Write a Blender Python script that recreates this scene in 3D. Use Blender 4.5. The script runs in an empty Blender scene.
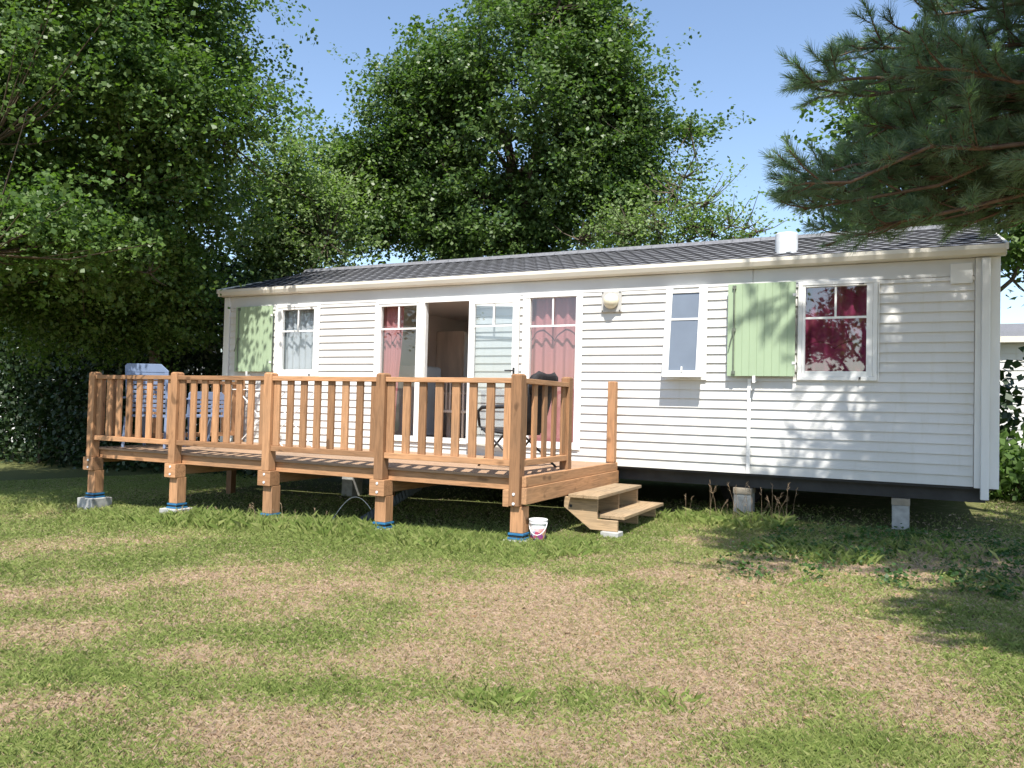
import bpy, math, random
import numpy as np
from mathutils import Vector, Matrix
random.seed(7)
SC = bpy.context.scene
COL = SC.collection
R = math.radians

# ------------------------------------------------------------------ camera
cam_d = bpy.data.cameras.new('camera'); cam = bpy.data.objects.new('camera', cam_d); COL.objects.link(cam)
YAW, PIT, ROLL = -0.46307, 0.027888, 0.025023
fw = Vector((math.sin(YAW)*math.cos(PIT), math.cos(YAW)*math.cos(PIT), math.sin(PIT)))
r0 = Vector((math.cos(YAW), -math.sin(YAW), 0)); u0 = r0.cross(fw)
rt = r0*math.cos(ROLL) + u0*math.sin(ROLL); up = -r0*math.sin(ROLL) + u0*math.cos(ROLL)
M = Matrix((rt, up, -fw)).transposed().to_4x4(); M.translation = (9.9052, -9.3624, 0.7070)
cam.matrix_world = M
cam_d.sensor_width = 36; cam_d.lens = 36*788.99/1024; cam_d.clip_start = 0.05; cam_d.clip_end = 3000
SC.camera = cam
# ------------------------------------------------------------------ light
EL, AZ = R(58), R(22)
sv = Vector((math.sin(AZ)*math.cos(EL), -math.cos(AZ)*math.cos(EL), math.sin(EL)))
W = bpy.data.worlds.new('World'); SC.world = W; W.use_nodes = True
nt = W.node_tree; bg = nt.nodes['Background']
sky = nt.nodes.new('ShaderNodeTexSky'); sky.sky_type = 'NISHITA'; sky.sun_disc = False
sky.sun_elevation = EL; sky.sun_rotation = R(158); sky.air_density = 1.0; sky.dust_density = 0.7; sky.ozone_density = 1.0
nt.links.new(sky.outputs[0], bg.inputs[0]); bg.inputs[1].default_value = 0.13
sd = bpy.data.lights.new('sun', 'SUN'); sd.energy = 4.7; sd.angle = R(0.53); sd.color = (1, 0.955, 0.88)
so = bpy.data.objects.new('sun', sd); COL.objects.link(so); so.rotation_euler = sv.to_track_quat('Z', 'Y').to_euler(); so.location = (0, -10, 20)
SC.view_settings.view_transform = 'Standard'; SC.view_settings.look = 'None'
SC.view_settings.exposure = 0.9; SC.view_settings.gamma = 1
SC.render.engine = 'CYCLES'
SC.cycles.max_bounces = 6; SC.cycles.diffuse_bounces = 4; SC.cycles.transparent_max_bounces = 12

# ------------------------------------------------------------------ helpers
ORI = {}
def tag(o, label=None, cat=None, group=None, kind=None):
    if label: o['label'] = label
    if cat: o['category'] = cat
    if group: o['group'] = group
    if kind: o['kind'] = kind
    return o
def thing(name, label, cat, loc=(0, 0, 0), group=None):
    o = bpy.data.objects.new(name, None); COL.objects.link(o); o.location = loc
    o.empty_display_size = .1
    ORI[o] = Vector(loc); tag(o, label, cat, group); return o
def link_mesh(name, me, mat, parent=None, origin=None, bevel=0, smooth=False):
    o = bpy.data.objects.new(name, me); COL.objects.link(o)
    if mat: me.materials.append(mat)
    if parent is not None:
        o.parent = parent; org = ORI[parent]; ORI[o] = org
    else:
        org = Vector(origin) if origin is not None else Vector((0, 0, 0)); o.location = org; ORI[o] = org
    if org.length > 0: me.transform(Matrix.Translation(-org))
    if smooth:
        me.polygons.foreach_set('use_smooth', [True]*len(me.polygons))
    if bevel:
        b = o.modifiers.new('bevel', 'BEVEL'); b.width = bevel; b.segments = 2; b.limit_method = 'ANGLE'; b.angle_limit = R(40)
    return o
class MB:
    def __init__(s): s.v = []; s.f = []
    def add(s, vs, fs):
        n = len(s.v); s.v += [tuple(v) for v in vs]; s.f += [tuple(i+n for i in f) for f in fs]; return s
    def box(s, x0, x1, y0, y1, z0, z1):
        return s.add([(x0,y0,z0),(x1,y0,z0),(x1,y1,z0),(x0,y1,z0),(x0,y0,z1),(x1,y0,z1),(x1,y1,z1),(x0,y1,z1)],
              [(0,3,2,1),(4,5,6,7),(0,1,5,4),(1,2,6,5),(2,3,7,6),(3,0,4,7)])
    def prism(s, pts, ax, a0, a1):   # pts: 2D polygon in the plane orthogonal to axis ax
        def P(p, a):
            return {0: (a, p[0], p[1]), 1: (p[0], a, p[1]), 2: (p[0], p[1], a)}[ax]
        n = len(pts)
        vs = [P(p, a0) for p in pts] + [P(p, a1) for p in pts]
        fs = [tuple(range(n-1, -1, -1)), tuple(range(n, 2*n))] + [(i, (i+1) % n, n+(i+1) % n, n+i) for i in range(n)]
        if ax == 1: fs = [f[::-1] for f in fs]
        return s.add(vs, fs)
    def tube(s, pts, rad, n=6, caps=True):
        pts = [Vector(p) for p in pts]
        if not hasattr(rad, '__len__'): rad = [rad]*len(pts)
        vs = []; fs = []
        for i, p in enumerate(pts):
            t = (pts[min(i+1, len(pts)-1)] - pts[max(i-1, 0)]).normalized()
            a = t.orthogonal().normalized() if i == 0 else (a - t*a.dot(t)).normalized()
            b = t.cross(a)
            for k in range(n):
                w = 2*math.pi*k/n; vs.append(p + (a*math.cos(w) + b*math.sin(w))*rad[i])
        for i in range(len(pts)-1):
            for k in range(n):
                k2 = (k+1) % n
                fs.append((i*n+k, i*n+k2, (i+1)*n+k2, (i+1)*n+k))
        if caps: fs += [tuple(range(n-1, -1, -1)), tuple(range((len(pts)-1)*n, len(pts)*n))]
        return s.add(vs, fs)
    def lathe(s, c, prof, n=24, axis='z'):
        vs = []; fs = []
        for r_, h in prof:
            for k in range(n):
                w = 2*math.pi*k/n; x, y = r_*math.cos(w), r_*math.sin(w)
                vs.append((c[0]+x, c[1]+y, c[2]+h) if axis == 'z' else (c[0]+x, c[1]-h, c[2]+y))
        for i in range(len(prof)-1):
            for k in range(n): fs.append((i*n+k, i*n+(k+1) % n, (i+1)*n+(k+1) % n, (i+1)*n+k))
        fs.append(tuple(range((len(prof)-1)*n, len(prof)*n))); fs.append(tuple(range(n-1, -1, -1)))
        return s.add(vs, fs)
    def mesh(s, name):
        me = bpy.data.meshes.new(name); me.from_pydata(s.v, [], s.f); me.update()
        import bmesh
        bm = bmesh.new(); bm.from_mesh(me); bmesh.ops.recalc_face_normals(bm, faces=bm.faces); bm.to_mesh(me); bm.free()
        return me
    def build(s, name, mat, parent=None, origin=None, bevel=0, smooth=False):
        return link_mesh(name, s.mesh(name), mat, parent, origin, bevel, smooth)
def each(name, mat, parent, boxes, bevel=0, fn=None):
    for b in boxes:
        m_ = MB().box(*b)
        if fn: fn(m_)
        m_.build(name, mat, parent, bevel=bevel)
def xform(mb, mat):
    mb.v = [tuple(mat @ Vector(v)) for v in mb.v]; return mb
def fast_mesh(name, V, F, attrs=None):
    me = bpy.data.meshes.new(name); V = np.asarray(V, np.float32); F = np.asarray(F, np.int32)
    nf, k = F.shape
    me.vertices.add(len(V)); me.vertices.foreach_set('co', V.ravel())
    me.loops.add(nf*k); me.loops.foreach_set('vertex_index', F.ravel())
    me.polygons.add(nf); me.polygons.foreach_set('loop_start', np.arange(0, nf*k, k, dtype=np.int32)); 
    me.polygons.foreach_set('loop_total', np.full(nf, k, np.int32))
    me.update(calc_edges=True)
    for n, (dom, arr) in (attrs or {}).items():
        a = me.attributes.new(n, 'FLOAT', dom); a.data.foreach_set('value', np.asarray(arr, np.float32))
    return me

# ------------------------------------------------------------------ materials
def nodes(name):
    m = bpy.data.materials.new(name); m.use_nodes = True
    return m, m.node_tree, m.node_tree.nodes['Principled BSDF']
def ramp(t, stops, src):
    r = t.nodes.new('ShaderNodeValToRGB'); e = r.color_ramp.elements
    while len(e) < len(stops): e.new(.5)
    for i, (p, c) in enumerate(stops): e[i].position = p; e[i].color = (*c, 1)
    t.links.new(src, r.inputs[0]); return r.outputs[0]
def noise(t, scale, detail=4, vec=None, rough=.55, sc=None, dist=0):
    n = t.nodes.new('ShaderNodeTexNoise'); n.inputs['Scale'].default_value = scale; n.inputs['Detail'].default_value = detail
    n.inputs['Roughness'].default_value = rough; n.inputs['Distortion'].default_value = dist
    if vec is None:
        tc = t.nodes.new('ShaderNodeTexCoord'); vec = tc.outputs['Object']
    if sc:
        mp = t.nodes.new('ShaderNodeMapping'); mp.inputs['Scale'].default_value = sc; t.links.new(vec, mp.inputs[0]); vec = mp.outputs[0]
    t.links.new(vec, n.inputs['Vector']); return n.outputs[0]
def mathn(t, op, a, b=None, c=None):
    n = t.nodes.new('ShaderNodeMath'); n.operation = op
    for i, x in enumerate((a, b, c)):
        if x is None: continue
        if isinstance(x, (int, float)): n.inputs[i].default_value = x
        else: t.links.new(x, n.inputs[i])
    return n.outputs[0]
def mixc(t, f, a, b, mode='MIX'):
    n = t.nodes.new('ShaderNodeMix'); n.data_type = 'RGBA'; n.blend_type = mode
    for i, x in ((0, f), (6, a), (7, b)):
        if isinstance(x, (int, float)): n.inputs[i].default_value = x
        elif isinstance(x, tuple): n.inputs[i].default_value = (*x, 1)
        else: t.links.new(x, n.inputs[i])
    return n.outputs[2]
def bump(t, p, src, strength=.3, dist=.01):
    b = t.nodes.new('ShaderNodeBump'); b.inputs['Strength'].default_value = strength; b.inputs['Distance'].default_value = dist
    t.links.new(src, b.inputs['Height']); t.links.new(b.outputs[0], p.inputs['Normal'])
def simple(name, c, rough=.5, var=.12, scale=6, spec=.4, bmp=0, metal=0, sc=None):
    m, t, p = nodes(name)
    d = tuple(x*(1-var) for x in c); l = tuple(min(1, x*(1+var)) for x in c)
    n = noise(t, scale, 5, sc=sc)
    t.links.new(ramp(t, [(.3, d), (.7, l)], n), p.inputs['Base Color'])
    p.inputs['Roughness'].default_value = rough; p.inputs['Specular IOR Level'].default_value = spec; p.inputs['Metallic'].default_value = metal
    if bmp: bump(t, p, noise(t, scale*8, 3, sc=sc), bmp, .004)
    return m
def wood(name, c, sc, grey=.0):
    m, t, p = nodes(name)
    oi = t.nodes.new('ShaderNodeObjectInfo')
    tc = t.nodes.new('ShaderNodeTexCoord'); va = t.nodes.new('ShaderNodeVectorMath'); va.operation = 'ADD'
    sp = t.nodes.new('ShaderNodeCombineXYZ'); k = mathn(t, 'MULTIPLY', oi.outputs['Random'], 37.)
    for i in range(3): t.links.new(k, sp.inputs[i])
    t.links.new(tc.outputs['Object'], va.inputs[0]); t.links.new(sp.outputs[0], va.inputs[1])
    n = noise(t, 9, 6, vec=va.outputs[0], sc=sc, dist=1.2)
    n2 = noise(t, 1.4, 3, vec=va.outputs[0])
    knot = noise(t, 7, 1, vec=va.outputs[0], sc=tuple(.55 if s < 1 else 1 for s in sc))
    col = ramp(t, [(.28, tuple(x*.62 for x in c)), (.5, c), (.75, tuple(min(1, x*1.28) for x in c))], n)
    wea = (c[0]*.62, c[1]*.72, c[2]*.85)
    col = mixc(t, mathn(t, 'MULTIPLY', ramp(t, [(.45, (0,0,0)), (.75, (1,1,1))], n2), .55+grey), col, wea)
    col = mixc(t, ramp(t, [(.70, (0,0,0)), (.76, (.75,.75,.75))], knot), col, tuple(x*.35 for x in c))
    br = mathn(t, 'MULTIPLY_ADD', oi.outputs['Random'], .60, .68)
    cc = t.nodes.new('ShaderNodeCombineXYZ')
    for i in range(3): t.links.new(br, cc.inputs[i])
    col = mixc(t, 1.0, col, cc.outputs[0], 'MULTIPLY')
    t.links.new(col, p.inputs['Base Color']); p.inputs['Roughness'].default_value = .7; p.inputs['Specular IOR Level'].default_value = .25
    bump(t, p, n, .35, .003); return m
def leaf(name, a, b, c, trans=.35, rough=.5):
    m, t, p = nodes(name)
    at = t.nodes.new('ShaderNodeAttribute'); at.attribute_name = 'rnd'
    col = ramp(t, [(0, a), (.55, b), (1, c)], at.outputs['Fac'])
    big = noise(t, .9, 2)
    col = mixc(t, ramp(t, [(.4, (0,0,0)), (.65, (.6,.6,.6))], big), col, c)
    t.links.new(col, p.inputs['Base Color']); p.inputs['Roughness'].default_value = rough; p.inputs['Specular IOR Level'].default_value = .32
    tr = t.nodes.new('ShaderNodeBsdfTranslucent'); tc2 = mixc(t, 1.0, col, (1.2, 1.5, .5), 'MULTIPLY'); t.links.new(tc2, tr.inputs[0])
    mx = t.nodes.new('ShaderNodeMixShader'); mx.inputs[0].default_value = trans
    t.links.new(p.outputs[0], mx.inputs[1]); t.links.new(tr.outputs[0], mx.inputs[2])
    t.links.new(mx.outputs[0], t.nodes['Material Output'].inputs[0]); return m
def glass(name, tint=(.93, .95, .95), boost=.06):
    m, t, p = nodes(name); t.nodes.remove(p)
    tr = t.nodes.new('ShaderNodeBsdfTransparent'); tr.inputs[0].default_value = (*tint, 1)
    gl = t.nodes.new('ShaderNodeBsdfGlossy'); gl.inputs['Roughness'].default_value = .015
    nz = noise(t, 2.2, 2); b = t.nodes.new('ShaderNodeBump'); b.inputs['Strength'].default_value = .05; b.inputs['Distance'].default_value = .02
    t.links.new(nz, b.inputs['Height']); t.links.new(b.outputs[0], gl.inputs['Normal'])
    lw = t.nodes.new('ShaderNodeLayerWeight'); lw.inputs[0].default_value = .5
    f = mathn(t, 'ADD', mathn(t, 'MULTIPLY', mathn(t, 'POWER', lw.outputs['Facing'], 4.5), .95), .08+boost)
    mx = t.nodes.new('ShaderNodeMixShader'); t.links.new(f, mx.inputs[0]); t.links.new(tr.outputs[0], mx.inputs[1]); t.links.new(gl.outputs[0], mx.inputs[2])
    t.links.new(mx.outputs[0], t.nodes['Material Output'].inputs[0]); return m

def siding_mat():
    m, t, p = nodes('siding_white')
    tc = t.nodes.new('ShaderNodeTexCoord')
    n = noise(t, 1.6, 5, sc=(1, 1, .35)); n2 = noise(t, 14, 4, sc=(1, 1, .12))
    col = ramp(t, [(.3, (.62, .61, .58)), (.6, (.70, .69, .67))], n)
    col = mixc(t, ramp(t, [(.55, (0,0,0)), (.8, (.6,.6,.6))], n2), col, (.58, .56, .48))
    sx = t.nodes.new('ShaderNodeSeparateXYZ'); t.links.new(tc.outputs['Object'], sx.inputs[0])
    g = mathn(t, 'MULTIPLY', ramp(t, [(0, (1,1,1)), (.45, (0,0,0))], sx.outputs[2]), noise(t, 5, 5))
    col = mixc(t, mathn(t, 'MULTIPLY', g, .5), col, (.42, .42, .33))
    t.links.new(col, p.inputs['Base Color']); p.inputs['Roughness'].default_value = .42; p.inputs['Specular IOR Level'].default_value = .35
    return m
MT = dict(
 siding=siding_mat(),
 frieze=simple('frieze_cream', (.62, .62, .61), .45, .05, 2),
 gutter=simple('gutter_cream', (.72, .68, .59), .4, .08, 4, sc=(.4, 1, 1)),
 pvc=simple('pvc_white', (.82, .82, .80), .3, .03, 5),
 trim=simple('trim_white', (.76, .76, .74), .4, .07, 4, sc=(1, 1, .3)),
 shutter=simple('shutter_green', (.34, .44, .29), .45, .05, 3, sc=(1, 1, .3)),
 bar=simple('shutter_bar_metal', (.13, .15, .12), .5, .2, 20),
 dark=simple('steel_dark', (.035, .035, .035), .6, .3, 5),
 block=simple('concrete', (.36, .36, .34), .9, .25, 12, bmp=.6),
 rusty=simple('pier_wood', (.30, .26, .20), .9, .3, 9),
 bluepl=simple('plastic_blue', (.03, .15, .30), .4, .15, 8),
 chairblue=simple('chair_plastic', (.19, .25, .38), .45, .08, 8),
 black=simple('black_fabric', (.025, .024, .026), .8, .3, 30),
 blackm=simple('black_metal', (.03, .03, .032), .35, .2, 10),
 inwall=simple('interior_wall', (.78, .71, .65), .7, .05, 2),
 infloor=simple('interior_floor', (.42, .33, .25), .5, .2, 5, sc=(.3, 3, 1)),
 incup=simple('cupboard_wood', (.66, .58, .51), .5, .2, 6, sc=(1, 1, .2)),
 fridge=simple('cupboard_door_white', (.60, .66, .72), .35, .04, 3),
 lamp=simple('lamp_glass', (.74, .68, .52), .35, .04, 5),
 lampbase=simple('lamp_plate', (.44, .43, .41), .5, .12, 20),
 white=simple('white_plastic', (.75, .75, .73), .4, .08, 10),
 flue=simple('flue_metal', (.66, .68, .70), .5, .12, 8),
 rubber=simple('grey_grating', (.07, .08, .08), .6, .2, 10),
 wv=wood('wood_upright', (.375, .20, .10), (4, 4, .35)),
 wx=wood('wood_lengthwise', (.375, .20, .10), (.35, 4, 4)),
 wy=wood('wood_crosswise', (.39, .21, .105), (4, .35, 4)),
 deckw=wood('wood_decking', (.40, .26, .165), (.35, 5, 4), .2),
 stepx=wood('wood_step_side', (.42, .29, .17), (.35, 4, 4), .15),
 stepw=wood('wood_step', (.42, .30, .18), (4, .35, 4), .2),
 bark=simple('bark', (.085, .065, .045), .95, .4, 14, bmp=.9, sc=(1, 1, .25)),
 barkp=simple('bark_pine', (.13, .085, .06), .95, .35, 14, bmp=.9, sc=(1, 1, .4)),
 glass=glass('window_glass'),
 glass2=glass('window_glass_bright', (.80, .84, .86), .16),
 glass3=glass('window_glass_mirroring', (.88, .86, .90), .15),
 frost=simple('frosted_pane', (.16, .19, .235), .12, .08, 3, spec=.6),
)
def roof_mat():
    m, t, p = nodes('roof_slate_grey')
    n = noise(t, 30, 6); n2 = noise(t, 1.1, 4)
    col = ramp(t, [(.3, (.115, .118, .13)), (.7, (.20, .203, .218))], n)
    col = mixc(t, ramp(t, [(.5, (0,0,0)), (.8, (.45,.45,.45))], n2), col, (.13, .135, .125))
    t.links.new(col, p.inputs['Base Color']); p.inputs['Roughness'].default_value = .8; p.inputs['Specular IOR Level'].default_value = .2; bump(t, p, n, .4, .004); return m
MT['roof'] = roof_mat()
def curtain_mat(name, base, line, z0):
    m, t, p = nodes(name)
    tc = t.nodes.new('ShaderNodeTexCoord'); sx = t.nodes.new('ShaderNodeSeparateXYZ'); t.links.new(tc.outputs['Generated'], sx.inputs[0])
    w = mathn(t, 'ABSOLUTE', mathn(t, 'SINE', mathn(t, 'MULTIPLY', sx.outputs[0], 6.6)))
    h = mathn(t, 'MULTIPLY_ADD', w, .075, z0)
    d = mathn(t, 'ABSOLUTE', mathn(t, 'SUBTRACT', sx.outputs[2], h))
    ln = mathn(t, 'LESS_THAN', d, .0065)
    n = noise(t, 5, 4, sc=(1, 1, .3))
    c = mixc(t, n, base, tuple(x*.8 for x in base)); c = mixc(t, mathn(t, 'MULTIPLY', ln, .85), c, line)
    t.links.new(c, p.inputs['Base Color']); p.inputs['Roughness'].default_value = .9; p.inputs['Specular IOR Level'].default_value = .1
    tr = t.nodes.new('ShaderNodeBsdfTranslucent'); t.links.new(c, tr.inputs[0])
    mx = t.nodes.new('ShaderNodeMixShader'); mx.inputs[0].default_value = .3
    t.links.new(p.outputs[0], mx.inputs[1]); t.links.new(tr.outputs[0], mx.inputs[2]); t.links.new(mx.outputs[0], t.nodes['Material Output'].inputs[0])
    return m

# ------------------------------------------------------------------ ground
DRY = [(5.43, -4.8, 0.84, 0.79), (7.68, -4.99, 0.8, 0.9), (4.43, -5.65, 0.44, 0.38), (5.32, -6.37, 0.36, 0.32), (7.86, -6.81, 0.56, 0.29), (7.38, -6.88, 0.34, 0.27), (8.18, -5.22, 0.34, 0.58), (9.03, -4.46, 0.66, 0.55), (9.7, -4.59, 0.49, 0.37), (9.07, -5.66, 0.23, 0.26), (9.9, -5.4, 0.31, 0.3), (7.88, -4.33, 0.48, 0.57), (8.94, -6.44, 0.27, 0.16), (6.47, -6.34, 0.32, 0.26), (9.38, -2.51, 0.88, 0.71), (8.51, -6.6, 0.35, 0.18), (10.19, -5.62, 0.24, 0.2), (6.59, -7.0, 0.22, 0.15), (7.52, -5.83, 0.42, 0.34)]
GREEN = [(5.69, -2.65, 1.79, 1.22), (5.63, -5.71, 0.59, 0.41), (6.65, -5.95, 0.74, 0.27), (8.33, -4.11, 0.31, 0.71), (8.29, -6.18, 0.16, 0.19), (8.6, -6.0, 0.11, 0.12), (6.57, -6.73, 0.39, 0.25), (9.26, -2.1, 0.43, 0.53), (8.78, -5.94, 0.27, 0.17), (9.49, -6.17, 0.42, 0.12), (7.4, -6.47, 0.37, 0.16), (9.62, -5.53, 0.27, 0.12), (6.97, -7.35, 0.27, 0.17), (7.67, -0.61, 0.78, 1.38), (10.17, -3.52, 0.39, 0.5), (10.35, -4.55, 0.26, 0.57)]
_rs = np.random.RandomState(3)
_wv = []
for sc_, am in ((.7, 1.), (1.5, .8), (3.2, .6), (7, .45), (15, .35), (31, .25)):
    for _ in range(6):
        a = _rs.rand()*2*math.pi; _wv.append((sc_*math.cos(a)*(.7+.6*_rs.rand()), sc_*math.sin(a)*(.7+.6*_rs.rand()), _rs.rand()*6.28, am))
def fnoise(x, y):
    s = 0
    for a, b, c, am in _wv: s = s + am*np.sin(a*x + b*y + c + .6*np.sin(b*1.3*x - a*1.1*y))
    return s/6.
def dryness_and_shade(x, y):
    c, s = math.cos(YAW), math.sin(YAW)
    v = 0.445 + 0*x
    for lst, sg in ((DRY, .36), (GREEN, -.36)):
        for (bx, by, a, b) in lst:
            dx, dy = x-bx, y-by
            la = (dx*c - dy*s)/(a*1.05); de = (dx*s + dy*c)/(b*1.05)
            v = v + sg*np.exp(-(la*la + de*de))
    v = v + .27*fnoise(x, y) + .27*fnoise(x*2.9+4, y*2.9-1)
    v = np.where((y > -2.1) & (x < 7.1), .2 + .1*fnoise(x, y), np.where(y > -.2, .3 + 0*v, v))  # ground under deck and home toned darker to stand in for shade
    return np.clip(v, 0, 1)
def zg(x, y):
    xx = np.clip(x, -8, 16); yy = np.clip(y, -14, 14)
    return -.62 + .027*(xx-6.5) + .01*(yy+2.4) + .012*np.sin(xx*1.7+.5)*np.sin(yy*1.3) + .006*np.sin(xx*5.1+yy*3.)*np.sin(yy*4.7-xx)
def zgf(x, y): return float(zg(np.float64(x), np.float64(y)))
def ground():
    def ax(lo, hi, st, far):
        a = list(np.arange(lo, hi, st)); b = []; d = st; v = hi
        while v < far: b.append(v); d *= 1.35; v += d
        b.append(far); e = []; d = st; v = lo - st
        while v > -far: e.append(v); d *= 1.35; v -= d
        e.append(-far); return np.array(sorted(e) + a + b)
    X = ax(-3, 13, .05, 900); Y = ax(-9, 2, .05, 900)
    gx, gy = np.meshgrid(X, Y, indexing='ij')
    V = np.stack([gx, gy, zg(gx, gy)], -1).reshape(-1, 3)
    nx, ny = len(X), len(Y); i = np.arange(nx-1)[:, None]*ny + np.arange(ny-1)[None]
    F = np.stack([i, i+ny, i+ny+1, i+1], -1).reshape(-1, 4)
    me = fast_mesh('ground', V, F, {'dry': ('POINT', dryness_and_shade(V[:, 0], V[:, 1]))})
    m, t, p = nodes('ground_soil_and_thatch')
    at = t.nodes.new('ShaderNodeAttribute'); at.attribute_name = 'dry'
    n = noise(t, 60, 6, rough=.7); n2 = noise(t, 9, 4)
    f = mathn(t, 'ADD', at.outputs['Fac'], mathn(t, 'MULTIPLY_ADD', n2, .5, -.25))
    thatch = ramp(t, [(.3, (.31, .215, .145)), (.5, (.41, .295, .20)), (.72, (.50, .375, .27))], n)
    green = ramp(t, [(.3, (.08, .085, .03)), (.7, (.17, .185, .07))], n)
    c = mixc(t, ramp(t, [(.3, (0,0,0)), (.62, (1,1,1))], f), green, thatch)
    t.links.new(c, p.inputs['Base Color']); p.inputs['Roughness'].default_value = .95; p.inputs['Specular IOR Level'].default_value = .1
    bump(t, p, n, .9, .02)
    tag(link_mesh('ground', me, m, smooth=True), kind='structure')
ground()

def blades(rs, x, y, h, lean, w, dry):
    n = len(x); z = zg(x, y) - .004
    a = rs.rand(n)*6.283; la = rs.rand(n)*6.283
    px, py = np.cos(a)*w, np.sin(a)*w
    lx, ly = np.cos(la)*lean*h, np.sin(la)*lean*h
    b = np.stack([x, y, z], -1)
    v = np.stack([b + np.stack([-px, -py, 0*x], -1), b + np.stack([px, py, 0*x], -1),
                  b + np.stack([lx*.35+px*.7, ly*.35+py*.7, h*.55], -1),
                  b + np.stack([lx, ly, h*np.sqrt(np.clip(1-lean**2*.5, .15, 1))], -1)], 1)
    return v.reshape(-1, 3)
def grass():
    rs = np.random.RandomState(11)
    def sample(n):
        # denser towards the open lawn the camera looks over
        cx, cy = 9.905, -9.362
        t = rs.rand(n); d = 2.2 + 15.*t**1.25; an = YAW + (rs.rand(n)-.5)*1.62
        return cx + np.sin(an)*d, cy + np.cos(an)*d, d
    x, y, d = sample(1200000)
    k = (y < 1.8) | (x > 10.8) | (x < .1); x, y, d = x[k], y[k], d[k]
    dr = dryness_and_shade(x, y); under = y > -.3
    base = .5+.5*np.clip(fnoise(x*1.7+3, y*1.7), -1, 1)
    g = rs.rand(len(x)) > np.clip(.20+(dr-.25)*1.0, .14, .86)
    # height
    strip = np.exp(-((y+2.6)/.55)**2)*(x < 7.2) + .8*np.exp(-((x-8.3)/.8)**2-((y+.4)/.5)**2)
    h = np.where(g, .016 + .022*rs.rand(len(x)) + .018*base*(1-dr) + .085*strip*rs.rand(len(x)), .014+.022*rs.rand(len(x)))
    lean = np.where(g, .25+.9*rs.rand(len(x)), .6+1.1*rs.rand(len(x)))
    shade = (x < 7) & (x > .1) & (y > -2.1); keep = ~(shade & (rs.rand(len(x)) < .75)) & ~((y > -.1) & (x > .1) & (x < 10.8) & (rs.rand(len(x)) < .8))
    soil = (x > 8.6) & (y > -2.6+.25*np.sin(x*3)) & (rs.rand(len(x)) < .62); keep &= ~soil
    x, y, h, lean, g, dr, d = [q[keep] for q in (x, y, h, lean, g, dr, d)]
    w = (.00045 + .00019*d)*np.where(g, 1., .52)
    V = blades(rs, x, y, h, lean, w, dr)
    n = len(x); F = np.arange(n*4, dtype=np.int32).reshape(-1, 4)
    tone = np.where(g, .05 + .42*rs.rand(n) + .26*np.clip(dr, 0, 1), .70+.30*rs.rand(n))
    me = fast_mesh('grass', V, F, {'rnd': ('FACE', tone)})
    m, t, p = nodes('grass_blades')
    at = t.nodes.new('ShaderNodeAttribute'); at.attribute_name = 'rnd'
    c = ramp(t, [(0, (.13, .19, .04)), (.3, (.235, .295, .08)), (.55, (.35, .37, .14)), (.70, (.36, .31, .15)), (.8, (.47, .35, .24)), (1, (.58, .45, .33))], at.outputs['Fac'])
    t.links.new(c, p.inputs['Base Color']); p.inputs['Roughness'].default_value = .6; p.inputs['Specular IOR Level'].default_value = .25
    tr = t.nodes.new('ShaderNodeBsdfTranslucent'); t.links.new(c, tr.inputs[0]); mx = t.nodes.new('ShaderNodeMixShader'); mx.inputs[0].default_value = .3
    t.links.new(p.outputs[0], mx.inputs[1]); t.links.new(tr.outputs[0], mx.inputs[2]); t.links.new(mx.outputs[0], t.nodes['Material Output'].inputs[0])
    MT['grass'] = m
    tag(link_mesh('grass', me, m), 'patchy lawn of short green and sun-dried straw grass in front of the deck', 'grass', kind='stuff')
    # taller clumps and seed stems
    cl = [(8.29, -6.18, .16, 210, .06), (8.24, -6.2, .1, 120, .075), (8.6, -6.0, .10, 70, .045), (6.3, -6.2, .12, 60, .05), (9.0, -5.9, .14, 90, .06), (9.35, -2.0, .35, 300, .11), (8.95, -1.75, .3, 240, .12), (8.2, -.25, .5, 600, .15), (7.75, -.2, .4, 300, .13),
          (9.15, -3.1, .2, 90, .07), (10.5, -2.6, .35, 150, .09), (10.7, -4.2, .25, 160, .07), (10.75, -4.9, .2, 160, .09), (10.2, -1.4, .4, 150, .12), (7.0, -2.75, .4, 420, .12), (6.2, -2.75, .4, 420, .12), (5.5, -2.75, .4, 400, .13), (4.6, -2.7, .4, 500, .16), (4.0, -2.7, .4, 460, .17), (3.3, -2.8, .4, 460, .17), (2.6, -2.8, .4, 460, .17), (2.0, -2.9, .3, 260, .13), (7.8, -1.2, .25, 120, .06), (9.9, -1.2, .3, 120, .09)]
    xs, ys, hs = [], [], []
    for (bx, by, r_, n_, hh) in cl:
        a = rs.rand(n_)*6.283; q = r_*np.sqrt(rs.rand(n_)); xs.append(bx+np.cos(a)*q*1.2); ys.append(by+np.sin(a)*q); hs.append(hh*(.45+.75*rs.rand(n_)))
    x, y, h = map(np.concatenate, (xs, ys, hs)); n = len(x)
    ex = .6*rs.rand(900)*0; V = blades(rs, x, y, h, .3+.8*rs.rand(n), .0018+.0011*rs.rand(n), None)
    me = fast_mesh('tall_grass', V, np.arange(n*4, dtype=np.int32).reshape(-1, 4), {'rnd': ('FACE', .02+.5*rs.rand(n)**1.2)})
    tag(link_mesh('tall_grass', me, m), 'longer green grass clumps and seed stalks along the foot of the deck', 'tall grass', kind='stuff')
    # dry seed stems by the caravan
    mb = MB(); r_ = random.Random(5)
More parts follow.
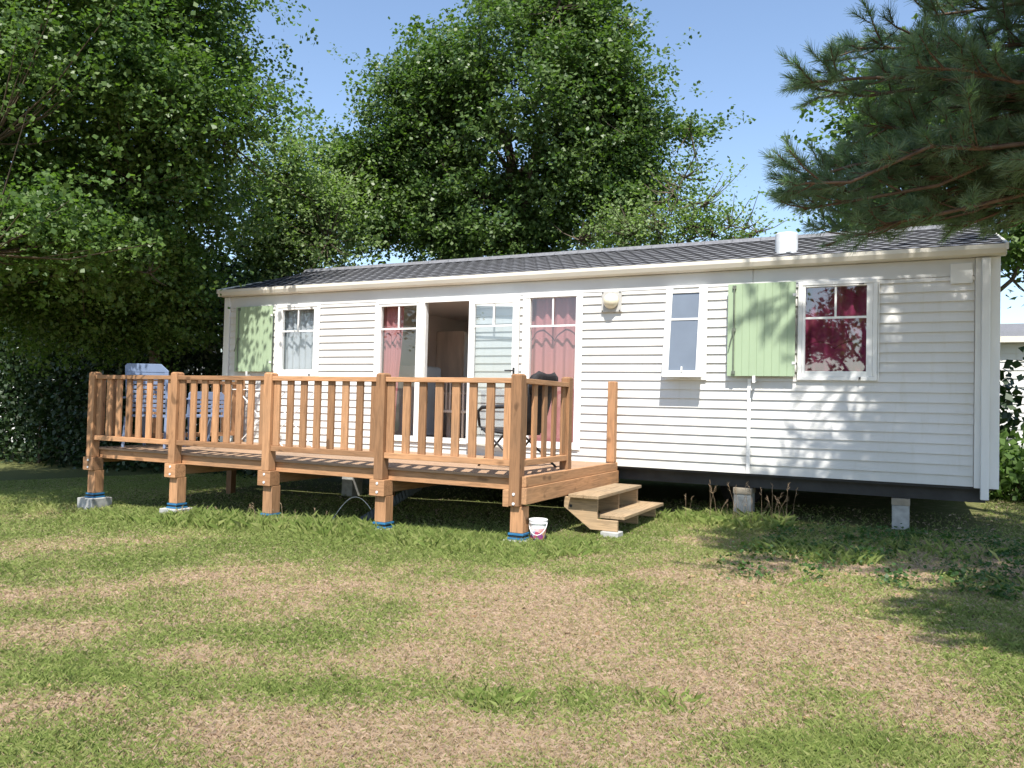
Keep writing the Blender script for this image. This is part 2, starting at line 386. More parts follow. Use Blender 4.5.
    for i in range(46):
        X = r_.choice([8.35, 8.5, 8.0, 2.6, 3.5, 4.2]) + r_.uniform(-.35, .35); Y = (-.25 if X > 7 else -2.75) + r_.uniform(-.2, .2); H = r_.uniform(.22, .5)*(1 if X > 7 else .62)
        dx, dy = r_.uniform(-.12, .12), r_.uniform(-.1, .1); z = zgf(X, Y)
        mb.tube([(X, Y, z), (X+dx*.4, Y+dy*.4, z+H*.6), (X+dx, Y+dy, z+H)], [.0022, .0018, .001], 3)
        for k in range(4): mb.tube([(X+dx*(.7+.08*k), Y+dy*(.7+.08*k), z+H*(.8+.05*k)), (X+dx+r_.uniform(-.025, .025), Y+dy, z+H*(.86+.05*k))], [.003, .001], 3)
    tag(mb.build('dry_stems', simple('dry_stem', (.33, .24, .15), .9, .25, 20)), 'thin dry seed stems standing in the grass before the raised floor', 'dry stems', kind='stuff')
    # broad-leaf weeds on the shaded soil
    n = 5200; cx = rs.uniform(8.7, 11.6, 130); cy = rs.uniform(-3.1, -.3, 130); ci = rs.randint(0, 130, n)
    rr = rs.rand(130)*.10+.03; hh = rs.rand(130)*.12+.02
    x = cx[ci] + rs.normal(size=n)*rr[ci]; y = cy[ci] + rs.normal(size=n)*rr[ci]
    C = np.stack([x, y, zg(x, y) + rs.rand(n)*hh[ci]], -1)
    V = leaf_quads(rs, C, np.stack([rs.normal(size=n), rs.normal(size=n), 1.6+0*x], -1), .024+.022*rs.rand(n), .42)
    me = fast_mesh('weeds', V, np.arange(n*4, dtype=np.int32).reshape(-1, 4), {'rnd': ('FACE', rs.rand(n))})
    tag(link_mesh('weeds', me, leaf('weed_leaf', (.03, .07, .02), (.05, .11, .03), (.08, .15, .04))), 'low broad-leaved weeds on the shaded bare soil at right', 'weeds', kind='stuff')
    # fallen leaves
    n = 330; x = np.concatenate([rs.uniform(8.3, 11.2, 290), rs.uniform(6, 10.6, 40)]); y = np.concatenate([rs.uniform(-4.5, -.6, 290), rs.uniform(-7.2, -4, 40)])
    C = np.stack([x, y, zg(x, y)+.018], -1)
    V = leaf_quads(rs, C, np.stack([rs.normal(size=n)*.3, rs.normal(size=n)*.3, 1+0*x], -1), .022+.035*rs.rand(n), .34)
    me = fast_mesh('fallen_leaves', V, np.arange(n*4, dtype=np.int32).reshape(-1, 4), {'rnd': ('FACE', rs.rand(n))})
    tag(link_mesh('fallen_leaves', me, leaf('dead_leaf', (.13, .075, .035), (.23, .14, .07), (.36, .25, .13), .1)), 'scattered brown fallen leaves and bits on the lawn', 'leaf litter', kind='stuff')

# ------------------------------------------------------------------ foliage generators
def leaf_quads(rs, C, N, L, wr):
    n = len(C); N = N/np.linalg.norm(N, axis=1, keepdims=True)
    t = rs.normal(size=(n, 3)); t[:, 2] -= .35; A = t - N*(t*N).sum(1, keepdims=True); A /= np.linalg.norm(A, axis=1, keepdims=True)
    S = np.cross(N, A); L = np.asarray(L).reshape(-1, 1)
    return np.stack([C - A*L*.5, C + S*L*wr - N*L*.08, C + A*L*.5, C - S*L*wr - N*L*.08], 1).reshape(-1, 3)
def crown_pts(rs, lobes, ntw, lpt, tw_len, spread, rlo=.45, stray=.03, bough=1.0):
    w = np.array([l[2] for l in lobes], float); w /= w.sum(); li = rs.choice(len(lobes), ntw, p=w)
    c = np.array([l[0] for l in lobes], float)[li]; r = np.array([l[1] for l in lobes], float)[li]
    d = rs.normal(size=(ntw, 3)); d /= np.linalg.norm(d, axis=1, keepdims=True)
    rad = rlo + (1-rlo)*rs.rand(ntw)**.6
    lump = 1 + .16*np.sin(d[:, 0]*5+li*2.1)*np.sin(d[:, 1]*6+li)+.12*np.sin(d[:, 2]*7+d[:, 0]*4+li*1.7)
    st = rs.rand(ntw) < stray; rad = np.where(st, rad*1.0+.16*rs.rand(ntw), rad)
    nb = max(6, ntw//34); bl = rs.choice(len(lobes), nb, p=w); bc = np.array([l[0] for l in lobes], float)[bl]; br_ = np.array([l[1] for l in lobes], float)[bl]
    bd = rs.normal(size=(nb, 3)); bd /= np.linalg.norm(bd, axis=1, keepdims=True); bq = rlo + (1.02-rlo)*rs.rand(nb)**.55
    B = bc + bd*br_*bq[:, None]; bs = (.26 + .30*rs.rand(nb))*bough
    T = c + d*r*(rad*lump)[:, None]
    inb = rs.rand(ntw) < .80; bi = rs.randint(0, nb, ntw)
    Tb = B[bi] + rs.normal(size=(ntw, 3))*bs[bi][:, None]*np.array([1, 1, .5]) + bd[bi]*.0
    T = np.where(inb[:, None], Tb, T); d = np.where(inb[:, None], bd[bi], d); c = np.where(inb[:, None], bc[bi], c)
    tw = d + rs.normal(size=(ntw, 3))*.55 + np.array([0, 0, .15]); tw /= np.linalg.norm(tw, axis=1, keepdims=True)
    L = tw_len*(.6+.8*rs.rand(ntw))
    ti = np.repeat(np.arange(ntw), lpt); n = len(ti)
    u = rs.rand(n)
    P = T[ti] - tw[ti]*(u*L[ti])[:, None] + rs.normal(size=(n, 3))*spread*(.5+.7*u)[:, None]*np.array([1, 1, .6])
    N = rs.normal(size=(n, 3))*.70 + d[ti]*.45 + np.array([0, -.15, .85])
    return T, tw, L, P, N, c
def tree(name, label, cat, base, lobes, ntw, lpt, tw_len, spread, lsize, lmat, trunk_r, seed, limbs=10, group=None, wr=.36, rlo=.45, bark=None, twigs=500, top=None, bounds=None):
    rs = np.random.RandomState(seed); rr = random.Random(seed)
    b = Vector((base[0], base[1], zgf(base[0], base[1])-.05))
    root = thing(name, label, cat, b, group)
    T, tw, L, P, N, c = crown_pts(rs, lobes, ntw, lpt, tw_len, spread, rlo)
    if bounds is not None:
        k = bounds(P); P = P[k]; N = N[k]; kt = bounds(T); T = T[kt]; tw = tw[kt]; L = L[kt]
    n = len(P); V = leaf_quads(rs, P, N, lsize*(.6+.7*rs.rand(n)), wr)
    me = fast_mesh('crown', V, np.arange(n*4, dtype=np.int32).reshape(-1, 4), {'rnd': ('FACE', rs.rand(n))})
    link_mesh('crown', me, lmat, root)
    bark = bark or MT['bark']
    mb = MB(); cen = Vector(top) if top else Vector(np.average([l[0] for l in lobes], axis=0, weights=[l[2] for l in lobes]).tolist())
    pts = []; rads = []
    for i in range(9):
        f = i/8; p = b.lerp(cen, f); p += Vector((rr.uniform(-.12, .12), rr.uniform(-.12, .12), 0))*(1 if 0 < i else 0); pts.append(p); rads.append(trunk_r*(1.25 if i == 0 else (1-.72*f)))
    mb.tube(pts, rads, 10); tr = mb.build('trunk', bark, root, smooth=True)
    mb = MB(); ends = []
    for i in range(limbs):
        lb = lobes[i % len(lobes)]; j = rr.randint(3, 8); s = pts[j]
        dv = Vector((rr.gauss(0, 1), rr.gauss(0, 1), rr.gauss(.2, .8))).normalized(); e = Vector(lb[0]) + Vector((dv[0]*lb[1][0], dv[1]*lb[1][1], dv[2]*lb[1][2]))*.6
        if bounds is not None and not bounds(np.array([e]))[0]: e = Vector(lb[0])
        pl = []; 
        for k in range(6):
            f = k/5; q = s.lerp(e, f) + Vector((0, 0, math.sin(f*math.pi)*.12*(e-s).length)) + Vector((rr.uniform(-1, 1), rr.uniform(-1, 1), rr.uniform(-1, 1)))*.05*(e-s).length*(0 < k)
            pl.append(q)
        mb.tube(pl, [max(.012, rads[j]*.55*(1-.85*k/5)) for k in range(6)], 6, False); ends += pl[2:]
    ea = np.array([tuple(e) for e in ends])
    for i in rs.choice(len(T), min(twigs, len(T)), replace=False):
        t = T[i]; dd = ((ea-t)**2).sum(1); e = ends[int(dd.argmin())]; tv = Vector(t.tolist()); m = tv.lerp(e, .5) + Vector((0, 0, -.06*(tv-e).length))
        if (tv-e).length > 3.5: m = tv - Vector(tw[i].tolist())*.6; e = tv - Vector(tw[i].tolist())*1.2
        mb.tube([e, m, tv], [.018, .010, .004], 3, False)
    mb.build('branches', bark, root, smooth=True)
    return root

grass()

# ------------------------------------------------------------------ mobile home
L_, H_ = 10.756, 2.35
home = thing('mobile_home', 'long white mobile home with grey tiled roof and pale green shutters behind the deck', 'mobile home', (5.4, 2, -.03))
D_ = 4.0
OPEN = [(1.17, 1.93, 1.115, 2.15), (3.03, 4.62, .22, 2.15), (5.42, 6.18, .20, 2.15), (7.36, 7.74, 1.14, 2.165), (8.86, 9.56, 1.13, 2.15)]
def siding(x0, x1, z0, z1, opens, y=0., pitch=.1062):
    mb = MB(); z = z0
    zs = set()
    while z < z1-1e-4:
        za, zb = z, min(z+pitch, z1); cuts = sorted({za, zb, *[c for o in opens for c in (o[2], o[3]) if za < c < zb]})
        for a, b in zip(cuts[:-1], cuts[1:]):
            iv = [(x0, x1)]
            for o in opens:
                if o[2] < (a+b)/2 < o[3]:
                    nv = []
                    for p, q in iv:
                        if o[0] > p and o[1] < q: nv += [(p, o[0]), (o[1], q)]
                        else: nv.append((p, q))
                    iv = nv
            for p, q in iv:
                ya = y - .003 - .017*(1-(a-za)/pitch); yb = y - .003 - .017*(1-(b-za)/pitch)
                n = len(mb.v)
                mb.add([(p, ya, a), (q, ya, a), (q, yb, b), (p, yb, b)], [(0, 1, 2, 3)])
                if a == za: mb.add([(p, y-.003, a), (q, y-.003, a), (q, ya, a), (p, ya, a)], [(0, 1, 2, 3)])
        z = zb
    return mb
sb = siding(.12, 10.53, 0, 2.165, OPEN)
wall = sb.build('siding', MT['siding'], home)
mb = MB()   # frieze board under the eave
mb.box(.12, 8.313, -.018, 0, 2.17, H_); mb.box(8.319, 10.53, -.018, 0, 2.17, H_)
mb.build('frieze', MT['frieze'], home)
# wall core, with openings
mb = MB()
xs = sorted({0.02, 10.73, *[c for o in OPEN for c in o[:2]]})
for a, b in zip(xs[:-1], xs[1:]):
    o = next((o for o in OPEN if o[0] < (a+b)/2 < o[1]), None)
    if o: mb.box(a, b, .001, .05, 0, o[2]); mb.box(a, b, .001, .05, o[3], H_)
    else: mb.box(a, b, .001, .05, 0, H_)
mb.box(.02, .06, .05, D_-.05, 0, H_)
mb.box(10.69, 10.73, .05, D_-.05, 0, H_)
for a, b, z0, z1 in ((.02, 3.3, 0, H_), (3.3, 6.1, 0, .8), (3.3, 6.1, 2.15, H_), (6.1, 10.73, 0, H_)): mb.box(a, b, D_-.05, D_, z0, z1)  # back wall; unseen opening added to let daylight into the room
for X in (0.02, 10.69): mb.prism([(0, H_), (D_, H_), (D_/2, 3.0)], 0, X, X+.04)
mb.build('wall', MT['inwall'], home)
# gable-end cladding
def siding_end(X, sgn):
    m = siding(0.02, D_-.02, 0, H_, [])
    c = MB(); c.v = [(X + sgn*(-v[1]), v[0], v[2]) for v in m.v]; c.f = m.f
    c.prism([(0, H_), (D_, H_), (D_/2, 3.0)], 0, X+sgn*.004, X+sgn*.014); return c
siding_end(10.73, 1).build('end_siding', MT['siding'], home)
siding_end(.02, -1).build('end_siding', MT['siding'], home)
mb = MB(); mb.box(-.004, .115, -.034, -.001, -.012, H_); mb.build('corner_trim', MT['trim'], home, bevel=.003)
mb = MB(); mb.box(10.535, 10.756, -.034, -.001, -.012, H_); mb.build('corner_trim', MT['trim'], home, bevel=.003)
mb = MB(); mb.box(10.59, 10.665, -.082, -.036, -.125, H_-.01); mb.build('downpipe', MT['trim'], home, bevel=.008)
mb = MB(); mb.box(8.275, 8.315, -.034, -.0205, 0.0, 1.09); mb.build('joint_strip', MT['pvc'], home, bevel=.002)
each('joint_strip', MT['pvc'], home, [(2.995, 3.004, -.03, -.0205, .2, 2.16), (6.205, 6.222, -.03, -.0205, .17, 2.16), (9.632, 9.645, -.03, -.0205, 1.07, 2.16)])
mb = MB(); mb.box(10.31, 10.51, -.032, -.0185, 2.09, 2.30); mb.build('hatch_panel', MT['trim'], home, bevel=.003)
# floor and chassis
mb = MB(); mb.box(.06, 10.69, .05, D_-.05, .10, .16); mb.build('floor', MT['infloor'], home)
mb = MB()
for Y in (.12, 1.3, 2.7, 3.8): mb.box(.1, 10.65, Y, Y+.06, -.17, -.03)
for X in np.arange(.4, 10.6, 1.1): mb.box(X, X+.05, .19, 3.79, -.15, -.04)
mb.box(.03, 10.72, .01, D_-.01, -.029, -.004)
mb.build('chassis', MT['dark'], home)
mb = MB(); mb.box(.06, 10.69, .05, D_-.05, 2.28, 2.31); mb.build('ceiling', MT['inwall'], home)
each('partition_wall', MT['inwall'], home, [(2.35, 2.4, .06, D_-.06, .16, 2.28), (6.3, 6.35, .06, D_-.06, .16, 2.28)])
# roof: pressed tile sheet
def roof_slope(side):
    nx, rows, sub = 760, 11, 5
    x = np.linspace(-.06, 10.80, nx); ys = []; hh = []
    for r_ in range(rows):
        for k in range(sub+1):
            ys.append((r_ + k/sub*.999)/rows); hh.append(k/sub)
    ys = np.array(ys); hh = np.array(hh); rid = np.repeat(np.arange(rows), sub+1)
    gx, gv = np.meshgrid(x, ys, indexing='ij'); _, gh = np.meshgrid(x, hh, indexing='ij'); _, gr = np.meshgrid(x, rid, indexing='ij')
    ph = (gx/.19 + .5*gr)*2*np.pi
    wave = .5+.5*np.cos(ph)
    vv = np.clip(gv - .048*wave*(1-gh)*(gr > 0), 0, 1)
    y0, y1, z0, z1 = -.122, 2.0, 2.436, 3.095
    Yp = y0 + (y1-y0)*vv; Z = z0 + (z1-z0)*vv + .019*(1-gh) + .002*wave
    if side: Yp = 4 - Yp
    V = np.stack([gx, Yp, Z], -1).reshape(-1, 3); ny = len(ys); i = np.arange(nx-1)[:, None]*ny + np.arange(ny-1)[None]
    return V, np.stack([i, i+ny, i+ny+1, i+1], -1).reshape(-1, 4)
Va, Fa = roof_slope(0); Vb, Fb = roof_slope(1)
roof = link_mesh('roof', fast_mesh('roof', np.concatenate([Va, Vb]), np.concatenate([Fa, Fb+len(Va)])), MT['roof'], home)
roof.data.materials.append(simple('roof_overlap_shade', (.022, .023, .027), .9, .2, 20))  # dark step faces paint in the shade line under each tile overlap
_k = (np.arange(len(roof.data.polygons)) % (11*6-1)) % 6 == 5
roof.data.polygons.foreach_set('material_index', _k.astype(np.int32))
mb = MB()
for i in range(28):
    x0 = -.06 + i*.388; mb.prism([(1.86, 3.075), (1.90, 3.125), (2.0, 3.155), (2.10, 3.125), (2.14, 3.075)], 0, x0, x0+.383)
mb.build('ridge_cap', MT['roof'], roof)
for X in (-.075, 10.79):
    MB().prism([(-.14, 2.40), (-.14, 2.47), (2.0, 3.08), (4.14, 2.47), (4.14, 2.40), (2.0, 3.0)], 0, X, X+.025).build('barge_board', MT['gutter'], roof)
mb = MB()   # gutter, front and back
prof = [(-.008, 2.355), (-.09, 2.355), (-.115, 2.372), (-.135, 2.42), (-.135, 2.462), (-.125, 2.462), (-.122, 2.43), (-.107, 2.385), (-.008, 2.375)]
mb.prism(prof, 0, -.05, 10.80); mb.box(-.05, -.045, -.133, -.006, 2.356, 2.46); mb.box(10.795, 10.7995, -.133, -.006, 2.356, 2.46)
mb.build('gutter', MT['gutter'], roof)
mb = MB(); mb.prism([(4-a, b) for a, b in prof][::-1], 0, -.05, 10.80); mb.build('gutter', MT['gutter'], roof)
mb = MB(); mb.box(-.04, 10.79, -.02, -.006, 2.38, 2.47); mb.box(-.04, 10.79, -.08, .03, 2.400, 2.430); mb.build('fascia', MT['gutter'], roof)
mb = MB(); mb.lathe((8.61, .5, 2.55), [(.13, 0), (.13, .29), (.125, .30)], 24)
mb.build('flue', MT['flue'], roof, smooth=False)

def bars(x0, x1, z0, z1, w, y0, y1):   # rectangular frame of four butted boxes
    m = MB(); m.box(x0, x1, y0, y1, z0, z0+w); m.box(x0, x1, y0, y1, z1-w, z1); m.box(x0, x0+w, y0, y1, z0+w, z1-w); m.box(x1-w, x1, y0, y1, z0+w, z1-w); return m
def window(x0, x1, z0, z1, gx0, gx1, gz0, gz1, zbar, mid=True, parent=None, gm='glass', name='window'):
    fl = bars(x0, x1, z0, z1, .045, -.045, -.019)
    w = fl.build(name, MT['pvc'], parent or home, bevel=.004)
    m = MB()
    for a, b, c, d in ((x0+.046, gx0, z0+.046, z1-.046), (gx1, x1-.046, z0+.046, z1-.046), (gx0, gx1, z0+.046, gz0), (gx0, gx1, gz1, z1-.046)):
        m.box(a, b, -.038, .03, c, d)
    m.build('sash', MT['pvc'], w, bevel=.004)
    m = MB(); m.box(gx0, gx1, -.030, -.016, zbar-.012, zbar+.012)
    if mid: m.box((gx0+gx1)/2-.011, (gx0+gx1)/2+.011, -.029, -.017, zbar+.0121, gz1)
    m.build('glazing_bar', MT['pvc'], w)
    m = MB(); m.add([(gx0, -.008, gz0), (gx1, -.008, gz0), (gx1, -.008, gz1), (gx0, -.008, gz1)], [(0, 1, 2, 3)]); m.build('pane', MT[gm], w)
    return w
w1 = window(1.10, 1.975, 1.08, 2.185, 1.236, 1.865, 1.18, 2.105, 1.775)
w2 = window(8.815, 9.627, 1.075, 2.18, 8.892, 9.518, 1.177, 2.115, 1.77, gm='glass3')
for w, xa, xb in ((w1, 1.8, 1.84), (w2, 9.44, 9.49)):   # small black catches
    each('catch', MT['dark'], w, [(xa, xb, -.056, -.046, 2.125, 2.137), (xa+.008, xa+.028, -.062, -.046, 1.088, 1.115)])
# full-height windows and doorway
w3 = window(5.385, 6.20, .172, 2.175, 5.488, 6.134, .259, 2.125, 1.757)
w4 = window(3.014, 3.80, .172, 2.175, 3.103, 3.715, .251, 2.095, 1.769)
m = bars(3.804, 4.655, .172, 2.175, .05, -.045, -.019)
dw = m.build('door_frame', MT['pvc'], home, bevel=.004)
m = MB(); m.box(3.815, 3.86, -.018, .05, .22, 2.15); m.box(4.6, 4.62, -.018, .05, .22, 2.15); m.box(3.86, 4.6, -.05, .05, .222, .245); m.build('sill', MT['white'], dw)
# door leaf, folded back on the wall
leafm = bars(0, .765, 0, 1.965, .088, -.02, .02)
leafroot_x, ly = 4.60, -.085
def place(mb, rz=-.04, base=(4.605, -.085, .19)):
    return xform(mb, Matrix.Translation(base) @ Matrix.Rotation(rz, 4, 'Z'))
door = place(leafm).build('door', MT['pvc'], home, bevel=.004)
m = MB(); m.box(.088, .677, -.012, .004, 1.567, 1.590); m.box(.372, .394, -.011, .003, 1.5905, 1.877); place(m).build('glazing_bar', MT['pvc'], door)
m = MB(); m.add([(.088, .008, .088), (.677, .008, .088), (.677, .008, 1.877), (.088, .008, 1.877)], [(0, 1, 2, 3)]); place(m).build('pane', MT['glass2'], door)
m = MB(); m.box(.70, .728, -.03, -.021, .85, 1.02); m.tube([(.714, -.03, .98), (.714, -.06, .98), (.60, -.06, .98)], .009, 8); place(m).build('handle', MT['blackm'], door)
# tilted awning window: hinge at the top, bottom pushed out
m = bars(7.31, 7.80, 1.07, 2.18, .05, -.04, -.019); vw = m.build('window', MT['pvc'], home, bevel=.004)
def tilt(mb): return xform(mb, Matrix.Translation((0, -.045, 2.175)) @ Matrix.Rotation(R(-8), 4, 'X'))
m = bars(7.315, 7.79, -1.09, 0, .075, -.025, .012); tilt(m).build('sash', MT['pvc'], vw, bevel=.004)
m = MB(); m.box(7.39, 7.715, -.018, 0, -.405, -.382); tilt(m).build('glazing_bar', MT['pvc'], vw)
m = MB(); m.box(7.39, 7.715, -.010, -.004, -1.015, -.075); tilt(m).build('pane', MT['frost'], vw)
m = MB(); m.box(7.545, 7.56, -.045, -.011, -1.03, -.97); tilt(m).build('handle', MT['white'], vw)
m = MB(); m.box(7.40, 7.71, -.04, -.026, -.012, .012); tilt(m).build('hinge', MT['white'], vw)
for X in (7.36, 7.74): MB().tube([(X, -.03, 1.3), (X, -.12, 1.24)], .006, 5).build('stay', MT['dark'], vw)
# shutters, opened flat on the wall
def shutter(x0, x1, z0, z1, y=-.075):
    m = MB(); n = 9; w = (x1-x0)/n
    for i in range(n): m.box(x0+i*w+.0015, x0+(i+1)*w-.0015, y-.024, y, z0, z1)
    m.box(x0+.004, x1-.004, y-.019, y-.004, z0+.003, z1-.003)
    s = m.build('shutter', MT['shutter'], home, bevel=.003)
    m = MB(); X = x0+.075
    m.tube([(X, y-.04, z0+.03), (X, y-.04, z1-.03)], .008, 8)
    for z in (z0+.04, (z0+z1)/2, z1-.04): m.box(X-.02, X+.02, y-.045, y-.0245, z-.02, z+.02)
    m.tube([(X, y-.05, (z0+z1)/2), (X-.05, y-.06, (z0+z1)/2-.2)], .006, 6); m.build('locking_bar', MT['bar'], s)
    each('hinge', MT['pvc'], s, [(x1-.03, x1+.01, y-.03, y-.0245, z-.015, z+.015) for z in (z0+.15, z1-.15)])
    return s
shutter(.325, 1.085, 1.145, 2.175); shutter(8.05, 8.795, 1.115, 2.18)
for X, z in ((8.36, 1.07), (.62, 1.10)):
    m = MB(); m.box(X-.014, X+.014, -.13, -.02, z-.02, z-.005); m.box(X-.016, X+.016, -.135, -.12, z-.03, z+.05); m.build('shutter_catch', MT['white'], home)
# bulkhead lamp
m = MB(); m.box(6.475, 6.74, -.045, -.0205, 1.905, 2.175); lp = m.build('wall_lamp', MT['lampbase'], home, bevel=.01)
m = MB(); m.lathe((6.61, -.045, 2.045), [(.095, 0), (.098, .02), (.09, .05), (.065, .085), (.03, .10), (.004, .105)], 24, 'y'); m.build('globe', MT['lamp'], lp, smooth=True)
for a, b in ((6.495, 1.925), (6.72, 1.925), (6.495, 2.155), (6.72, 2.155)): MB().lathe((a, -.0455, b), [(.009, 0), (.009, .004)], 8, 'y').build('screw', MT['dark'], lp)

# ------------------------------------------------------------------ curtains and interior furniture
def curtain(name, label, x0, x1, z0, z1, folds, mat, taper=0, y=.10, amp=.028):
    nx, nz = 90, 14; V = []
    for i in range(nx):
        for k in range(nz):
            u, v = i/(nx-1), k/(nz-1)
            xx = x0 + (x1-x0)*u*(1-taper*(1-v)*math.sin(min(1, (1-v))*math.pi*.6))
            V.append((xx, y + amp*math.sin(u*folds*6.283+.6*math.sin(v*3))*(1-.3*v) + .008*math.sin(u*17), z0+(z1-z0)*v))
    V = np.array(V); i = np.arange(nx-1)[:, None]*nz + np.arange(nz-1)[None]
    me = fast_mesh(name, V, np.stack([i, i+nz, i+nz+1, i+1], -1).reshape(-1, 4))
    o = link_mesh(name, me, mat, None, origin=((x0+x1)/2, y, z0), smooth=True); return tag(o, label, 'curtain')
pink = curtain_mat('curtain_pink', (.62, .26, .27), (.10, .05, .07), .70)
curtain('curtain', 'faded pink curtain with wavy dark line filling the tall window right of the doorway', 5.43, 6.17, .22, 2.15, 5, pink)
curtain('curtain', 'narrow pink curtain drawn back at the left edge of the fixed glass door', 3.06, 3.42, .22, 2.15, 3.5, pink, .35)
curtain('curtain', 'thin pink curtain edge showing in the open doorway beside the folded door', 4.50, 4.66, .22, 2.12, 2, pink)
curtain('curtain', 'dark pink curtain behind the reflecting window beside the right green shutter', 8.87, 9.55, 1.14, 2.14, 5, curtain_mat('curtain_magenta', (.50, .08, .19), (.2, .03, .06), .3))
lace = curtain_mat('curtain_lace', (.62, .66, .72), (.30, .33, .38), .62)
curtain('lace_curtain', 'white net curtain with scalloped line behind the window beside the left green shutter', 1.18, 1.92, 1.13, 2.14, 6, lace, amp=.02)
t_ = thing('cupboard', 'tall brown cupboard seen dim through the open doorway', 'cupboard', (2.7, 2.95, .16))
MB().box(2.41, 2.95, 2.6, 3.2, .16, 2.0).build('body', MT['incup'], t_, bevel=.004)
m = MB(); m.box(2.951, 2.97, 2.62, 3.18, 1.15, 1.98); m.build('door', MT['incup'], t_)
m = MB(); m.box(2.951, 2.972, 2.62, 3.18, .2, 1.12); m.build('door', MT['incup'], t_)
t_ = thing('refrigerator', 'pale blue-white refrigerator standing in the dim room behind the doorway', 'fridge', (2.7, 1.6, .16))
MB().box(2.41, 2.95, 1.35, 1.85, .16, 1.32).build('body', MT['fridge'], t_, bevel=.01)
m = MB(); m.box(2.951, 2.985, 1.36, 1.84, .2, 1.30); m.build('door', MT['fridge'], t_, bevel=.008)
m = MB(); m.tube([(2.99, 1.40, .7), (3.01, 1.40, .72), (3.01, 1.40, 1.0), (2.99, 1.40, 1.02)], .008, 6); m.build('handle', MT['dark'], t_)
tb = thing('dining_table', 'brown dining table in the dim living room behind the doorway', 'table', (3.75, 1.9, .16))
MB().box(3.25, 4.3, 1.5, 2.4, .87, .90).build('tabletop', MT['incup'], tb, bevel=.004)
for a, b in ((3.3, 1.55), (4.2, 1.55), (3.3, 2.3), (4.2, 2.3)): MB().box(a, a+.05, b, b+.05, .16, .87).build('leg', MT['incup'], tb)
def diner(X, Y, lab):
    c = thing('dining_chair', lab, 'chair', (X, Y, .16), 'dining chairs inside')
    MB().box(X-.2, X+.2, Y-.2, Y+.2, .58, .62).build('seat', MT['incup'], c, bevel=.004)
    for a, b in ((-.19, -.19), (.16, -.19), (-.19, .16), (.16, .16)): MB().box(X+a, X+a+.03, Y+b, Y+b+.03, .16, .58).build('leg', MT['incup'], c)
    m = MB(); m.box(X-.19, X-.16, Y-.19, Y-.165, .62, 1.12); m.box(X+.16, X+.19, Y-.19, Y-.165, .62, 1.12); m.box(X-.16, X+.16, Y-.188, Y-.17, 1.04, 1.12)
    for k in range(4): m.box(X-.12+k*.07, X-.10+k*.07, Y-.186, Y-.172, .62, 1.04)
    m.build('backrest', MT['incup'], c)
diner(3.55, 1.35, 'slatted wooden dining chair nearer the fixed glass, inside the doorway'); diner(4.02, 1.3, 'slatted wooden dining chair nearer the pink curtain edge, inside the doorway')

# ------------------------------------------------------------------ deck
DX0, DX1, DY0 = .42, 6.66, -2.56
deck = thing('timber_deck', 'raised timber deck with slatted railing in front of the white mobile home', 'deck', (3.5, -1.3, -.68))
m = MB(); y = DY0; rr = random.Random(2)
while y < -.12:
    m.box(DX0-.02, DX1+.02, y, y+.118, .012, .038+rr.uniform(-.001, .001)); y += .124
m.build('decking', MT['deckw'], deck, bevel=.003)
# front rim joist and side boards
m = MB(); m.box(DX0, DX1-.06, DY0+.03, DY0+.075, -.10, .010); m.build('front_beam', MT['wx'], deck, bevel=.003)
m = MB(); m.box(DX1+.022, DX1+.067, DY0-.09, -.02, -.055, .045); m.build('side_board', MT['wy'], deck, bevel=.004)
m = MB(); m.box(DX1+.026, DX1+.078, DY0-.10, .0, -.215, -.058); m.build('side_board', MT['wy'], deck, bevel=.004)
m = MB(); m.box(DX0-.045, DX0-.022, DY0, -.02, -.17, .03); m.build('side_board', MT['wy'], deck, bevel=.003)
for X in (2.0, 3.52, 5.06):
    m = MB(); m.box(X-.03, X+.03, DY0+.08, -.1, -.225, -.07); m.build('joist', MT['wy'], deck)
for Y in (-1.9, -1.3, -.7):
    m = MB(); m.box(DX0, DX1-.01, Y, Y+.045, -.066, .008); m.build('joist', MT['wx'], deck)
POSTS = [.48, 1.99, 3.49, 5.035, 6.605]
PW = .055
def cap_post(m, X, Y, z0, z1, w=PW):
    m.box(X-w, X+w, Y-w, Y+w, z0, z1)
    n = len(m.v); m.add([(X-w, Y-w, z1), (X+w, Y-w, z1), (X+w, Y+w, z1), (X-w, Y+w, z1), (X-w*.7, Y-w*.7, z1+.016), (X+w*.7, Y-w*.7, z1+.016), (X+w*.7, Y+w*.7, z1+.016), (X-w*.7, Y+w*.7, z1+.016)],
          [(4, 5, 6, 7), (0, 1, 5, 4), (1, 2, 6, 5), (2, 3, 7, 6), (3, 0, 4, 7)])
PY = DY0-.045
